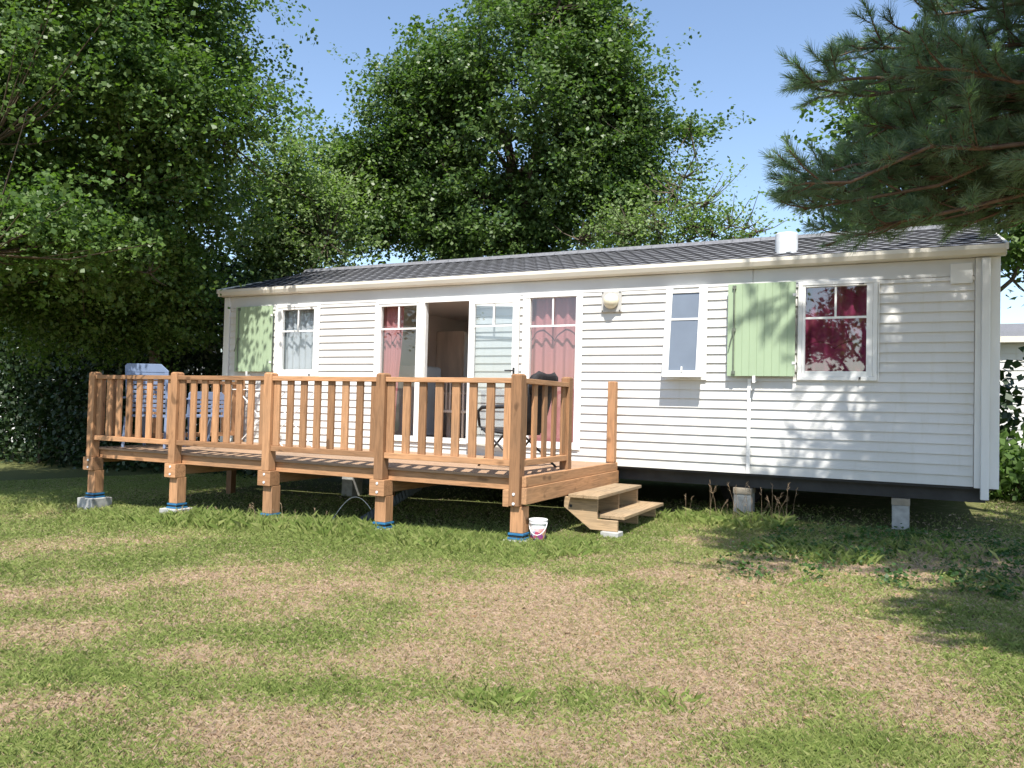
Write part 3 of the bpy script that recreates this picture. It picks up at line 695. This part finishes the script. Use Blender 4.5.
for i, X in enumerate(POSTS):
    m = MB(); cap_post(m, X, PY, -.085 if i < 4 else -.24, 1.0); p_ = m.build('post', MT['wv'], deck, bevel=.004)
    zf = zgf(X, PY)
    if i < 4:
        m = MB(); m.box(X-.10, X+.085, PY-.06, PY+.10, -.255, -.088); cl = m.build('clamp_block', MT['wx'], deck, bevel=.004)
    else:
        m = MB(); m.box(X-.12, X-PW-.003, PY-.05, PY+.08, -.25, -.09); cl = m.build('clamp_block', MT['wx'], deck, bevel=.004)
    for z in (-.125, -.215): MB().lathe((X+.0, PY-(.06 if i < 4 else PW), z), [(.014, 0), (.014, .006)], 10, 'y').build('bolt', MT['flue'], cl)
    m = MB(); m.box(X-.05, X+.085, PY-.02, PY+.115, zf+(.17, .12, .075, .075, .065)[i]+.064, -.258 if i < 4 else -.243); m.build('foot_post', MT['wv'], deck, bevel=.004)
    top = (.17, .12, .075, .075, .065)[i]; hb = (.145, .14, .10, .10, .115)[i]
    for k, hw in enumerate((.085, .072, .08)): MB().box(X+.018-hw, X+.018+hw, PY+.045-hw, PY+.045+hw, zf+top+.001+k*.021, zf+top+.020+k*.021).build('packing_shim', MT['bluepl' if k != 1 else 'dark'], deck, bevel=.002)
    m = MB(); m.box(X+.018-hb, X+.018+hb, PY+.045-hb, PY+.045+hb, zf-.05, zf+top); m.build('foot_block', MT['block'], deck, bevel=.006)
def rail_panel(p0, p1, axis, fixed, nb):
    a0, a1 = p0+PW+.001, p1-PW-.001; mat = MT['wx'] if axis == 'x' else MT['wy']
    for z0, z1, d in ((.925, .975, .042), (.135, .195, .036)):
        m = MB()
        if axis == 'x': m.box(a0, a1, fixed-d, fixed+d, z0, z1)
        else: m.box(fixed-d, fixed+d, a0, a1, z0, z1)
        m.build('rail', mat, deck, bevel=.004)
    w = .043; st = (a1-a0-2*w-.01)/(nb-1)
    for k in range(nb):
        c = a0+.005+w+k*st; m = MB()
        if axis == 'x': m.box(c-w, c+w, fixed-.014, fixed+.014, .196, .924)
        else: m.box(fixed-.014, fixed+.014, c-w, c+w, .196, .924)
        m.build('baluster', MT['wv'], deck, bevel=.003)
for a, b in zip(POSTS[:-1], POSTS[1:]): rail_panel(a, b, 'x', PY+.0, 8)
# right side: short panel, gate post, then the open stretch to the steps
m = MB(); cap_post(m, 6.615, -1.43, .04, 1.02, .05); m.build('post', MT['wv'], deck, bevel=.004)
rail_panel(PY, -1.425, 'y', 6.615, 5)
m = MB(); m.box(6.625, 6.725, -.16, -.055, .046, 1.04); m.build('post', MT['wv'], deck, bevel=.012)
# left side panel
m = MB(); cap_post(m, .48, -.12, -.1, 1.0); m.build('post', MT['wv'], deck, bevel=.004)
m = MB(); cap_post(m, .48, -1.35, -.1, 1.0); m.build('post', MT['wv'], deck, bevel=.004)
rail_panel(PY, -1.35, 'y', .48, 6); rail_panel(-1.35, -.12, 'y', .48, 6)
for (X, Y) in ((6.4, -.25), (3.5, -.25), (.5, -.25)):
    zf = zgf(X, Y); m = MB(); m.box(X-.05, X+.05, Y-.05, Y+.05, zf-.02, -.07); m.build('foot_post', MT['wv'], deck)
# steps
st = thing('wooden_steps', 'two-tread open wooden steps at the right end of the deck', 'steps', (7.0, -1.1, -.6))
T1, T2 = -.185, -.395
m = MB(); m.box(6.80, 6.96, -1.78, -.32, T1-.035, T1); m.box(6.965, 7.13, -1.78, -.32, T1-.035, T1); m.build('tread', MT['stepw'], st, bevel=.004)
m = MB(); m.box(7.03, 7.19, -1.60, -.14, T2-.035, T2); m.box(7.195, 7.35, -1.60, -.14, T2-.035, T2); m.build('tread', MT['stepw'], st, bevel=.004)
def stringer(y0, y1):
    z3 = -.54
    m = MB(); m.prism([(6.722, T1-.037), (7.09, T1-.037), (7.09, T2-.037), (7.31, T2-.037), (7.31, z3), (7.02, z3), (6.722, -.33)], 1, y0, y1)
    return m.build('stringer', MT['stepx'], st, bevel=.003)
s1 = stringer(-1.70, -1.665); stringer(-1.03, -.995); stringer(-.36, -.325)
m = MB(); m.lathe((6.80, -1.70, -.315), [(.016, 0), (.016, .006)], 10, 'y'); m.build('bolt', MT['dark'], s1)
m = MB(); m.box(7.15, 7.34, -1.76, -1.60, zgf(7.2, -1.6)-.03, -.542)
bl = tag(m.build('concrete_block', MT['block'], None, origin=(7.24, -1.55, -.62), bevel=.006), 'small grey concrete slab under the near foot of the wooden steps', 'block')

# ------------------------------------------------------------------ small things
def bucket():
    X, Y = 6.795, -2.50; z = zgf(X, Y)
    t = thing('paint_bucket', 'white plastic bucket with worn coloured label behind the corner foot of the deck', 'bucket', (X, Y, z))
    m, tt, p = nodes('bucket_print')
    tc = tt.nodes.new('ShaderNodeTexCoord'); vo = tt.nodes.new('ShaderNodeTexVoronoi'); vo.inputs['Scale'].default_value = 22
    tt.links.new(tc.outputs['Object'], vo.inputs['Vector'])
    sx = tt.nodes.new('ShaderNodeSeparateColor'); tt.links.new(vo.outputs['Color'], sx.inputs[0])
    c = ramp(tt, [(0, (.12, .05, .2)), (.2, (.5, .06, .08)), (.35, (.75, .73, .7)), (.6, (.78, .76, .72)), (.75, (.1, .12, .3)), (.9, (.6, .35, .1))], sx.outputs[0])
    sz = tt.nodes.new('ShaderNodeSeparateXYZ'); tt.links.new(tc.outputs['Object'], sz.inputs[0])
    c = mixc(tt, mathn(tt, 'GREATER_THAN', sz.outputs[2], .17), c, (.76, .75, .72)); tt.links.new(c, p.inputs['Base Color']); p.inputs['Roughness'].default_value = .4
    b = MB().lathe((X, Y, z), [(.068, 0), (.080, .20), (.083, .21), (.088, .215), (.088, .235), (.083, .24)], 28).build('body', m, t, smooth=False)
    MB().lathe((X, Y, z), [(.090, .2405), (.090, .252), (.08, .256)], 28).build('lid', MT['white'], t)
    h = MB(); h.tube([(X+.092*math.cos(a)+.03*math.sin(a), Y-.092*math.sin(a)*.6-.05*math.sin(a), z+.225-.11*math.sin(a)) for a in np.linspace(0, math.pi, 12)], .004, 5); h.build('handle', MT['white'], t)
bucket()
def garden_chair(X, Y, z, rz, label, back_h=1.08, arm=True):
    t = thing('garden_chair', label, 'chair', (X, Y, z), 'blue plastic garden chairs'); t.rotation_euler[2] = rz
    O = Vector((X, Y, z)); 
    def B(mb, n, bev=.004):
        mb.v = [tuple(Vector(v)+O) for v in mb.v]; return mb.build(n, MT['chairblue'], t, bevel=bev)
    # back at -y, seat towards +y
    w = .29; h = back_h
    m = MB(); seat = .42; la = -.10
    def yb(zz): return -.18 - .12*(zz-seat)
    def slab(x0, x1, z0, z1, th=.012):
        m.add([(x0, yb(z0)-th, z0), (x1, yb(z0)-th, z0), (x1, yb(z0)+th, z0), (x0, yb(z0)+th, z0), (x0, yb(z1)-th, z1), (x1, yb(z1)-th, z1), (x1, yb(z1)+th, z1), (x0, yb(z1)+th, z1)],
              [(0,3,2,1),(4,5,6,7),(0,1,5,4),(1,2,6,5),(2,3,7,6),(3,0,4,7)])
    slab(-w, -w+.05, seat, h-.11); slab(w-.05, w, seat, h-.11)
    zt = seat+.05; k = 0
    while zt < h-.14: slab(-w+.05, w-.05, zt, zt+.042, .008); zt += .06
    # top piece, chamfered corners
    top = [(-w, h-.11), (w, h-.11), (w, h-.09), (w-.10, h), (-w+.03, h), (-w, h-.03)]
    n = len(top); vs = [(a, yb(b)-.012, b) for a, b in top] + [(a, yb(b)+.012, b) for a, b in top]
    m.add(vs, [tuple(range(n)), tuple(range(2*n-1, n-1, -1))] + [(i, n+i, n+(i+1) % n, (i+1) % n) for i in range(n)])
    B(m, 'backrest')
    m = MB(); m.box(-w, w, -.19, -.16, .40, .43); m.box(-w, -w+.04, -.16, .27, .40, .43); m.box(w-.04, w, -.16, .27, .40, .43)
    for k in range(7): m.box(-w+.04, w-.04, -.15+k*.06, -.108+k*.06, .405, .428)
    m.box(-w, w, .27, .30, .38, .43); B(m, 'seat')
    for a in (-1, 1):
        for b, yy in ((-1, -.24), (1, .26)):
            m = MB(); m.tube([(a*(w-.01), yy+.03*b, 0), (a*(w-.02), yy-.02*b, .40)], [.02, .028], 8); B(m, 'leg', 0)
        m = MB(); m.box(a*w-.03, a*w+.03, -.25, .24, .64, .665); m.tube([(a*w, .22, .40), (a*w, .22, .64)], .018, 8); B(m, 'armrest')
    return t
garden_chair(.90, -2.02, .04, R(24), 'blue-grey high-back plastic garden chair at the left end of the deck, back to the lawn', 1.10)
garden_chair(.86, -1.22, .04, R(75), 'lower blue-grey plastic garden chair just right of the high-back one, turned to the wall', .76)
def folding_chair():
    X, Y, z = 6.03, -1.5, .04
    t = thing('folding_chair', 'black padded folding camping chair with rounded headrest in front of the pink curtain', 'chair', (X, Y, z)); t.rotation_euler[2] = R(-102)
    O = Vector((X, Y, z))
    def B(mb, n, mat, bev=0, sm=False):
        mb.v = [tuple(Vector(v)+O) for v in mb.v]; return mb.build(n, MT[mat], t, bevel=bev, smooth=sm)
    # faces -y in local coordinates, back at +y
    w = .25
    def pad(pts, hw, th, nm):
        m = MB(); n = len(pts); vs = []
        for (yy, zz, ww) in pts:
            for sx_ in np.linspace(-1, 1, 7):
                vs.append((sx_*ww, yy + .025*(1-sx_*sx_), zz))
        f = []
        for i in range(n-1):
            for k in range(6): f.append((i*7+k, i*7+k+1, (i+1)*7+k+1, (i+1)*7+k))
        m.add(vs, f); o = B(m, nm, 'black', sm=True); s = o.modifiers.new('solid', 'SOLIDIFY'); s.thickness = th; return o
    pad([(.17, .38, w), (.22, .55, w), (.27, .72, w), (.31, .86, w*.96), (.325, .92, w*.85)], w, .03, 'backrest')
    pad([(.30, .84, .19), (.33, .90, .22), (.35, .96, .225), (.362, 1.0, .20), (.365, 1.025, .13)], .2, .06, 'headrest')
    pad([(-.28, .42, w), (-.1, .40, w), (.17, .38, w)], w, .03, 'seat')
    for a in (-1, 1):
        m = MB(); m.tube([(a*(w+.03), -.28, 0), (a*(w+.03), .16, .45), (a*(w+.02), .33, .98)], .013, 8); B(m, 'leg', 'blackm', sm=True)
        m = MB(); m.tube([(a*(w+.05), .36, 0), (a*(w+.05), -.26, .44)], .013, 8); B(m, 'leg', 'blackm', sm=True)
        m = MB(); m.tube([(a*(w+.05), -.26, .44), (a*(w+.06), -.28, .60), (a*(w+.06), -.22, .645), (a*(w+.06), .12, .66), (a*(w+.04), .22, .62)], [.015, .018, .022, .022, .018], 8); B(m, 'armrest', 'blackm', sm=True)
folding_chair()
t_ = thing('drying_rack', 'white wire drying rack standing behind the railing under the left window', 'drying rack', (2.1, -1.0, .04))
for Y in (-1.28, -.72): MB().tube([(1.62, Y, .05), (2.5, Y, .83)], .008, 5).build('leg', MT['white'], t_); MB().tube([(2.5, Y+.02, .05), (1.62, Y+.02, .83)], .008, 5).build('leg', MT['white'], t_)
m = MB()
for k in range(9): X = 1.55+k*.13; m.tube([(X, -1.3, .84), (X, -.7, .84)], .003, 4)
for Y in (-1.3, -.7): m.tube([(1.55, Y, .84), (2.6, Y, .84)], .007, 5)
m.build('rack', MT['white'], t_)
t_ = MB(); t_.box(-.40, .40, -.055, .055, 0, .02)
for k in range(18): t_.box(-.38+k*.043, -.36+k*.043, -.05, .05, .0205, .032)
xform(t_, Matrix.Translation((4.72, -1.95, -.43)) @ Matrix.Rotation(R(20), 4, 'Z') @ Matrix.Rotation(R(-33), 4, 'Y') @ Matrix.Rotation(R(50), 4, 'X'))
tag(t_.build('drain_grating', MT['rubber'], None, origin=(4.72, -1.95, -.5)), 'dark plastic drain grating leaning under the deck behind a foot post', 'grating')
m = MB(); m.tube([(4.0+.55*u, -2.1, zgf(4.2, -2.1)+.02+.30*math.sin(u*math.pi*.8)) for u in np.linspace(0, 1, 14)], .004, 5)
tag(m.build('wire', MT['white'], None, origin=(4.2, -2.1, -.68)), 'thin pale wire looping out of the grass under the deck', 'wire')
# piers under the home
def pier(X, Y, w, label, wood_top):
    zf = zgf(X, Y); t = thing('support_pier', label, 'pier', (X, Y, zf), 'support piers under the mobile home')
    zt = -.175; m = MB(); m.box(X-w, X+w, Y-.1, Y+.15, zf-.03, zt-.075); m.build('block', MT['block'], t, bevel=.006)
    m = MB(); m.box(X-w-.005, X+w+.005, Y-.11, Y+.15, zt-.074, zt-.001); m.build('packing', MT['rusty'], t, bevel=.004)
pier(9.87, .17, .085, 'grey block pier with timber packing under the right part of the white wall', 1)
pier(8.22, .17, .10, 'block pier half hidden by dry stems, right of the steps', 1)
pier(6.4, .3, .1, 'block pier in the dark behind the right end of the deck', 1)
pier(2.4, .3, .1, 'block pier in the dark behind the left half of the deck', 1)
t_ = thing('wheel', 'dark chassis wheel under the middle of the mobile home', 'wheel', (7.9, 1.9, -.3))
MB().lathe((7.9, 1.9, -.32), [(.20, 0), (.27, .01), (.28, .04), (.28, .14), (.27, .17), (.20, .18)], 28, 'y').build('tyre', MT['black'], t_)
MB().lathe((7.9, 1.895, -.32), [(.18, .19), (.18, .2), (.05, .205)], 20, 'y').build('rim', MT['dark'], t_)

# ------------------------------------------------------------------ neighbouring homes
def neighbour(x0, x1, y0, y1, label, ang=0):
    z0 = zgf((x0+x1)/2, y0)
    t = thing('mobile_home', label, 'mobile home', ((x0+x1)/2, y0, z0))
    w = siding(x0, x1, z0+.25, z0+2.55, [], y=y0, pitch=.17); w.box(x0, x1, y0, y1, z0+.25, z0+2.55); w.build('wall', MT['siding'], t)
    m = MB(); ym = (y0+y1)/2; m.prism([(y0-.15, z0+2.56), (ym, z0+3.0), (y1+.15, z0+2.56), (y1+.15, z0+2.62), (ym, z0+3.08), (y0-.15, z0+2.62)], 0, x0-.1, x1+.1); m.build('roof', MT['roof'], t)
    m = MB(); m.box(x0-.1, x1+.1, y0-.22, y0-.1501, z0+2.50, z0+2.62); m.build('gutter', MT['gutter'], t)
    for X in (x0+1.2, x1-2.2):
        m = bars(X, X+1.0, z0+1.2, z0+2.2, .07, y0-.06, y0-.022); f = m.build('window', MT['pvc'], t); m = MB(); m.box(X+.07, X+.93, y0-.04, y0-.03, z0+1.27, z0+2.13); m.build('pane', MT['frost'], f)
    m = MB(); m.box(x0+.1, x1-.1, y0+.1, y1-.1, z0-.1, z0+.25); m.build('chassis', MT['dark'], t)
neighbour(11.2, 19.5, 9.4, 13, 'white neighbouring mobile home beyond the right corner, behind leaves')
neighbour(-16, -7.5, 4.6, 8, 'pale neighbouring mobile home glimpsed through the dark trees at left')

# ------------------------------------------------------------------ trees
LM = dict(
 left=leaf('leaf_maple', (.045, .090, .022), (.080, .140, .035), (.125, .19, .05), .40, .42),
 oak=leaf('leaf_oak', (.042, .085, .025), (.072, .125, .036), (.12, .175, .05), .36, .40),
 pale=leaf('leaf_pale', (.11, .165, .06), (.16, .225, .085), (.22, .29, .12), .42, .5),
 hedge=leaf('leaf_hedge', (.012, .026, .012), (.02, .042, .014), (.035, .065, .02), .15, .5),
 pine=leaf('pine_needle', (.09, .155, .105), (.14, .215, .145), (.22, .30, .20), .32, .45),
)
tree('broadleaf_tree', 'huge dark leafy tree at the left overhanging the deck', 'tree', (-4.6, 3.1),
     [((-.95, -2.4, 5.3), (2.5, 2.4, 2.4), 5), ((.25, -1.15, 4.9), (1.4, 1.2, 1.2), 1.9), ((-.25, -.6, 6.4), (1.3, 1.2, 1.3), 1.3), ((.1, -3.3, 2.75), (1.2, 1.1, .55), .9), ((-.2, -1.9, 2.75), (1.1, 1.0, .5), .9), ((-.9, -.85, 3.9), (1.5, 1.4, 1.1), 1.8), ((-.6, -2.9, 7.7), (2.0, 2.0, 1.4), 1.2),
      ((-3.9, -3.6, 4.7), (2.6, 2.3, 2.4), 3), ((-3.4, -1.2, 2.6), (1.8, 1.5, 1.2), 1.8), ((-.9, -.3, 2.9), (.95, .8, .7), .9), ((-3.2, -2.6, 3.0), (1.8, 1.6, 1.1), 1.6), ((-.8, -1.4, 7.6), (2.1, 2.1, 1.6), 1.6),
      ((-4.2, -1.0, 7.6), (3.0, 2.6, 1.9), 3), ((-2.0, -5.4, 6.9), (2.2, 1.7, 1.0), 1.3), ((-5.5, .3, 4.6), (2.4, 2, 2.4), 2.2), ((-2.2, .2, 2.2), (1.8, .9, 1.0), 1.6)],
     12500, 27, .55, .105, .072, LM['left'], .30, 21, 18, wr=.40, twigs=1100, rlo=.35, bounds=lambda P: ~((P[:, 0] > -.4) & (P[:, 1] > -.3) & (P[:, 2] < 3.3)), top=(-3.4, .4, 6.0))
tree('oak_tree', 'broad dark green oak tree rising behind the middle of the roof', 'tree', (1.8, 7.4),
     [((1.97, 6.9, 7.4), (2.9, 2.7, 2.8), 5), ((-.46, 5.8, 5.7), (1.8, 1.6, 1.7), 2), ((.33, 6.0, 8.4), (1.4, 1.4, 1.3), 1.3), ((3.5, 7.4, 8.6), (1.35, 1.4, 1.3), 1.4), ((2.6, 7.0, 10.2), (1.7, 1.7, 1.4), 1.4), ((4.6, 7.9, 7.1), (1.1, .9, .5), 1.0), ((5.5, 8.35, 7.05), (.42, .4, .28), .25),
      ((3.3, 7.4, 5.5), (1.7, 1.5, 1.5), 1.7), ((1.2, 6.6, 4.8), (1.9, 1.5, 1.4), 1.9), ((-1.5, 5.3, 6.3), (.85, .8, .8), .6), ((.1, 6.0, 7.0), (1.4, 1.3, 1.3), 1.2), ((3.5, 7.6, 7.6), (1.3, 1.2, 1.1), 1.1), ((4.1, 7.8, 6.0), (1.2, 1.1, .8), 1.0), ((-.5, 5.7, 7.3), (1.2, 1.2, 1.2), 1.0), ((-1.2, 5.4, 5.3), (1.1, 1.0, 1.1), .9)],
     9800, 21, .55, .12, .098, LM['oak'], .32, 5, 18, wr=.38, twigs=900)
tree('slender_tree', 'paler green slender tree between the big left tree and the oak', 'tree', (-1.8, 3.6),
     [((-1.9, 3.0, 5.0), (1.05, 1.0, 1.2), 2), ((-1.2, 3.3, 4.1), (.95, .9, .9), 1.5), ((-2.2, 3.0, 4.0), (1.0, .9, 1.0), 1.2), ((-.9, 3.5, 4.85), (.55, .5, .55), .6), ((-1.6, 3.1, 6.1), (.35, .35, .8), .35), ((-1.9, 3.2, 3.3), (.9, .8, .8), .8)],
     1500, 20, .55, .13, .085, LM['pale'], .10, 8, 9, rlo=.15, twigs=600)
tree('small_tree', 'thin pale yellow-green tree peeping over the roof right of the oak', 'tree', (5.4, 6.6),
     [((5.05, 6.1, 4.4), (.9, .8, .7), 1.6), ((5.96, 6.5, 4.6), (.8, .7, .6), 1.3), ((6.87, 6.9, 4.35), (.55, .4, .4), .4), ((5.8, 6.4, 5.2), (.3, .3, .5), .25), ((4.4, 5.9, 4.1), (.8, .7, .6), .9)],
     520, 16, .65, .13, .075, LM['pale'], .07, 9, 9, rlo=.05, twigs=420)
tree('leafy_tree', 'bright green broadleaf tree mixed in behind the pine at the right', 'tree', (10.4, 5.0),
     [((9.6, 4.6, 5.7), (.8, .8, .8), .9), ((9.4, 4.6, 5.0), (.7, .7, .7), .8), ((10.0, 4.7, 4.3), (1.2, 1.0, 1.0), 1.6), ((10.8, 5.0, 5.5), (1.7, 1.4, 1.7), 2.4), ((9.2, 4.5, 4.2), (.5, .5, .5), .4), ((11.8, 4.9, 3.5), (.7, .6, .5), .7), ((12.4, 5.2, 3.6), (1.2, 1.1, 1.1), 1.2)],
     1900, 13, .5, .12, .11, LM['left'], .12, 12, 9, twigs=400)
def hedge(name, label, x0, x1, y0, y1, h, n, mat, seed, size=.11):
    rs = np.random.RandomState(seed); zb = zgf((x0+x1)/2, (y0+y1)/2)
    root = thing(name, label, 'hedge', ((x0+x1)/2, (y0+y1)/2, zb))
    x = rs.uniform(x0, x1, n); y = rs.uniform(y0, y1, n); hh = h*(1+.12*np.sin(x*1.3)+.08*np.sin(x*3.7+1))
    z = zb + hh*rs.rand(n)**.85
    P = np.stack([x, y, z], -1) + .15*rs.normal(size=(n, 3))
    V = leaf_quads(rs, P, rs.normal(size=(n, 3))+np.array([0, -.3, .5]), size*(.6+.8*rs.rand(n)), .38)
    link_mesh('foliage', fast_mesh('foliage', V, np.arange(n*4, dtype=np.int32).reshape(-1, 4), {'rnd': ('FACE', rs.rand(n))}), mat, root)
    m = MB(); k = int((x1-x0)/.6)+1
    for i in range(k):
        X = x0+.3+i*.6; Y = (y0+y1)/2 + rs.uniform(-.3, .3)
        m.tube([(X, Y, zb-.05), (X+rs.uniform(-.2, .2), Y, zb+h*.5), (X+rs.uniform(-.3, .3), Y, zb+h*.95)], [.035, .025, .008], 5)
    m.build('stem', MT['bark'], root)
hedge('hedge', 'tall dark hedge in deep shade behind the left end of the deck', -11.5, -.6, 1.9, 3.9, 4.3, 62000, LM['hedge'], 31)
hedge('hedge', 'unseen dark hedge added behind the raised mobile home to darken the space beneath', -.4, 11.4, 5.3, 6.3, 2.0, 20000, LM['hedge'], 32, .14)  # added hedge row, keeps sky light from reaching under the home
hedge('hedge', 'leafy green hedge at the right beyond the corner of the white wall', 10.95, 15, 3.2, 4.4, .62, 7000, LM['left'], 33, .12)

# ------------------------------------------------------------------ pine
def pine():
    rs = np.random.RandomState(77); rr = random.Random(77)
    bx, by = 12.6, -2.2; zb = zgf(bx, by)
    root = thing('pine_tree', 'blue-green pine reaching in from the right over the roof and gutter', 'pine tree', (bx, by, zb))
    pts = [Vector((bx + .06*math.sin(i*1.3), by + .05*math.cos(i*1.7), zb-.05+i*1.0)) for i in range(11)]
    mb = MB(); mb.tube(pts, [.22*(1-.085*i) + .01 for i in range(11)], 12); mb.build('trunk', MT['barkp'], root, smooth=True)
    br = MB(); tufts = []
    # limb targets: (tip) reaching to -x, over the eave and over the lawn
    tips = [(9.25, -3.2, 3.17), (9.55, -2.9, 3.5), (9.1, -3.6, 2.32), (9.35, -3.0, 1.98), (9.7, -2.6, 2.3), (10.0, -2.4, 2.35), (10.4, -2.2, 2.4), (9.6, -2.6, 2.7), (10.0, -2.8, 2.6),
            (9.9, -2.2, 3.2), (10.2, -3.0, 3.0), (10.6, -2.6, 2.5), (10.5, -2.0, 3.4), (9.95, -2.0, 3.8), (10.1, -1.6, 4.3), (10.6, -3.0, 3.6), (11.0, -2.3, 2.5), (11.0, -1.8, 3.0), (11.3, -3.2, 2.9), (10.7, -3.3, 2.4), (10.9, -3.6, 3.2)]
    for i in range(22):   # upper crown, mostly above the frame
        a = rr.uniform(0, 6.283); h = rr.uniform(3.6, 8.0); q = rr.uniform(1.5, 3.1)*(1-.06*h)
        tips.append((bx + math.cos(a)*q, by + math.sin(a)*q, h))
    for i in range(28): tips.append((rr.uniform(9.8, 11.8), rr.uniform(-3.6, -1.0), rr.uniform(2.7, 5.0)))
    for i in range(24): tips.append((rr.uniform(9.4, 11.8), rr.uniform(-5.6, -4.0), rr.uniform(4.0, 5.2)))
    for i in range(17): tips.append((rr.uniform(9.2, 11.8), rr.uniform(-3.6, -1.6), rr.uniform(4.3, 6.0)))
    for i in range(10): tips.append((rr.uniform(10.9, 11.7), rr.uniform(-6.7, -5.7), rr.uniform(2.9, 3.7)))
    tips += [(10.0, -2.5, 2.2), (10.3, -2.3, 2.2), (10.6, -2.1, 2.25), (9.8, -2.2, 2.25), (10.2, -1.8, 2.35), (10.5, -2.5, 2.3), (9.9, -1.9, 2.4), (10.8, -1.8, 2.4), (11.2, -6.3, 3.2), (11.0, -5.9, 3.5), (11.5, -6.0, 3.0), (9.25, -3.0, 3.2), (9.2, -3.1, 2.25), (9.3, -2.9, 2.35), (9.5, -2.8, 2.5), (9.6, -2.9, 2.9), (9.5, -2.6, 2.3), (9.15, -3.3, 2.4), (9.8, -2.6, 3.3), (9.9, -2.9, 3.55), (9.75, -2.7, 2.6)]
    for ti_, t in enumerate(tips):
        t = Vector(t); j = max(3, min(10, int((t[2]-zb)*.95))); s = pts[j]
        ln = (t-s).length; pl = []
        for k in range(9):
            f = k/8; q = s.lerp(t, f) + Vector((0, 0, .05*ln*math.sin(f*math.pi))) + Vector((rr.uniform(-1, 1), rr.uniform(-1, 1), rr.uniform(-1, 1)))*.022*ln*(0 < k < 8)
            pl.append(q)
        br.tube(pl, [.024*(1-.8*k/8)+.004 for k in range(9)], 6, False)
        # side shoots in a flat spray
        d0 = (t-s).normalized(); nsh = int((15 + ln*7)*(1.0 if t[1] < -3.9 else .55 if t[2] > 4.0 else .8))
        for k in range(nsh):
            f = rr.uniform(.28, 1.0); idx = min(7, int(f*8)); base = pl[idx].lerp(pl[idx+1], f*8-idx)
            sd_ = rr.choice([-1, 1]); lat = d0.cross(Vector((0, 0, 1))).normalized()*sd_
            dv = (d0*rr.uniform(.4, 1) + lat*rr.uniform(.3, 1) + Vector((0, 0, rr.uniform(-.35, .5)))).normalized()
            sl = rr.uniform(.18, .62)*(1.25-.6*f)
            mid = base + dv*sl*.55; end = mid + (dv+Vector((0, 0, .25))).normalized()*sl*.45
            lim = 2.00 + .2*(end[1]+2.5) - (.25 if end[0] < 9.75 else 0)
            if end[2] < lim: end[2] += (lim-end[2])*1.5; mid[2] = max(mid[2], lim)
            br.tube([base, mid, end], [.008, .006, .004], 4, False)
            tufts.append((end, (end-mid).normalized(), .17))
            if sl > .3: tufts.append((mid + Vector((rr.gauss(0, .04), rr.gauss(0, .04), .03)), dv, .16))
            for g in range(2):
                b2 = base.lerp(end, rr.uniform(.35, .9)); d2 = (dv + Vector((rr.gauss(0, .6), rr.gauss(0, .6), rr.gauss(.1, .4)))).normalized(); e2 = b2 + d2*rr.uniform(.08, .2)
                br.tube([b2, e2], [.005, .003], 3, False); tufts.append((e2, d2, .14))
        tufts.append((t, d0, .20))
    br.build('branches', MT['barkp'], root, smooth=True)
    nt_ = len(tufts); K = 74
    E = np.array([tuple(t[0]) for t in tufts]); Dv = np.array([tuple(t[1]) for t in tufts]); Ln = np.array([t[2] for t in tufts])
    ti = np.repeat(np.arange(nt_), K); n = len(ti)
    u = rs.rand(n); P = E[ti] - Dv[ti]*(u*Ln[ti]*.9)[:, None] + Dv[ti]*.01
    rd = rs.normal(size=(n, 3)); rd -= Dv[ti]*(rd*Dv[ti]).sum(1, keepdims=True); rd /= np.linalg.norm(rd, axis=1, keepdims=True)
    ang = .35 + .75*u + .15*rs.normal(size=n)
    nd = Dv[ti]*np.cos(ang)[:, None] + rd*np.sin(ang)[:, None] + np.array([0, 0, .06])
    nl = .06 + .035*rs.rand(n); sd_ = np.cross(nd, rs.normal(size=(n, 3))); sd_ /= np.linalg.norm(sd_, axis=1, keepdims=True)
    w = .0021
    V = np.stack([P - sd_*w, P + sd_*w, P + nd*nl[:, None] + sd_*w*.4, P + nd*nl[:, None] - sd_*w*.4], 1).reshape(-1, 3)
    tone = np.clip(rs.rand(nt_)[ti]*.7 + .3*rs.rand(n), 0, .95)
    link_mesh('needles', fast_mesh('needles', V, np.arange(n*4, dtype=np.int32).reshape(-1, 4), {'rnd': ('FACE', tone)}), LM['pine'], root)
    print('needles', n)
pine()

# trees standing behind the photographer, seen only as reflections in the panes
tree('broadleaf_tree', 'round leafy tree across the lawn, mirrored in the right window', 'tree', (8.6, -20.5),
     [((8.6, -20.5, 4.6), (2.8, 2.4, 2.6), 3), ((6.8, -20.2, 3.6), (1.8, 1.6, 1.8), 1.5), ((10.4, -20.6, 3.6), (1.8, 1.6, 1.9), 1.5)],
     560, 14, .8, .20, .20, LM['oak'], .2, 44, 8, rlo=.2, twigs=150)
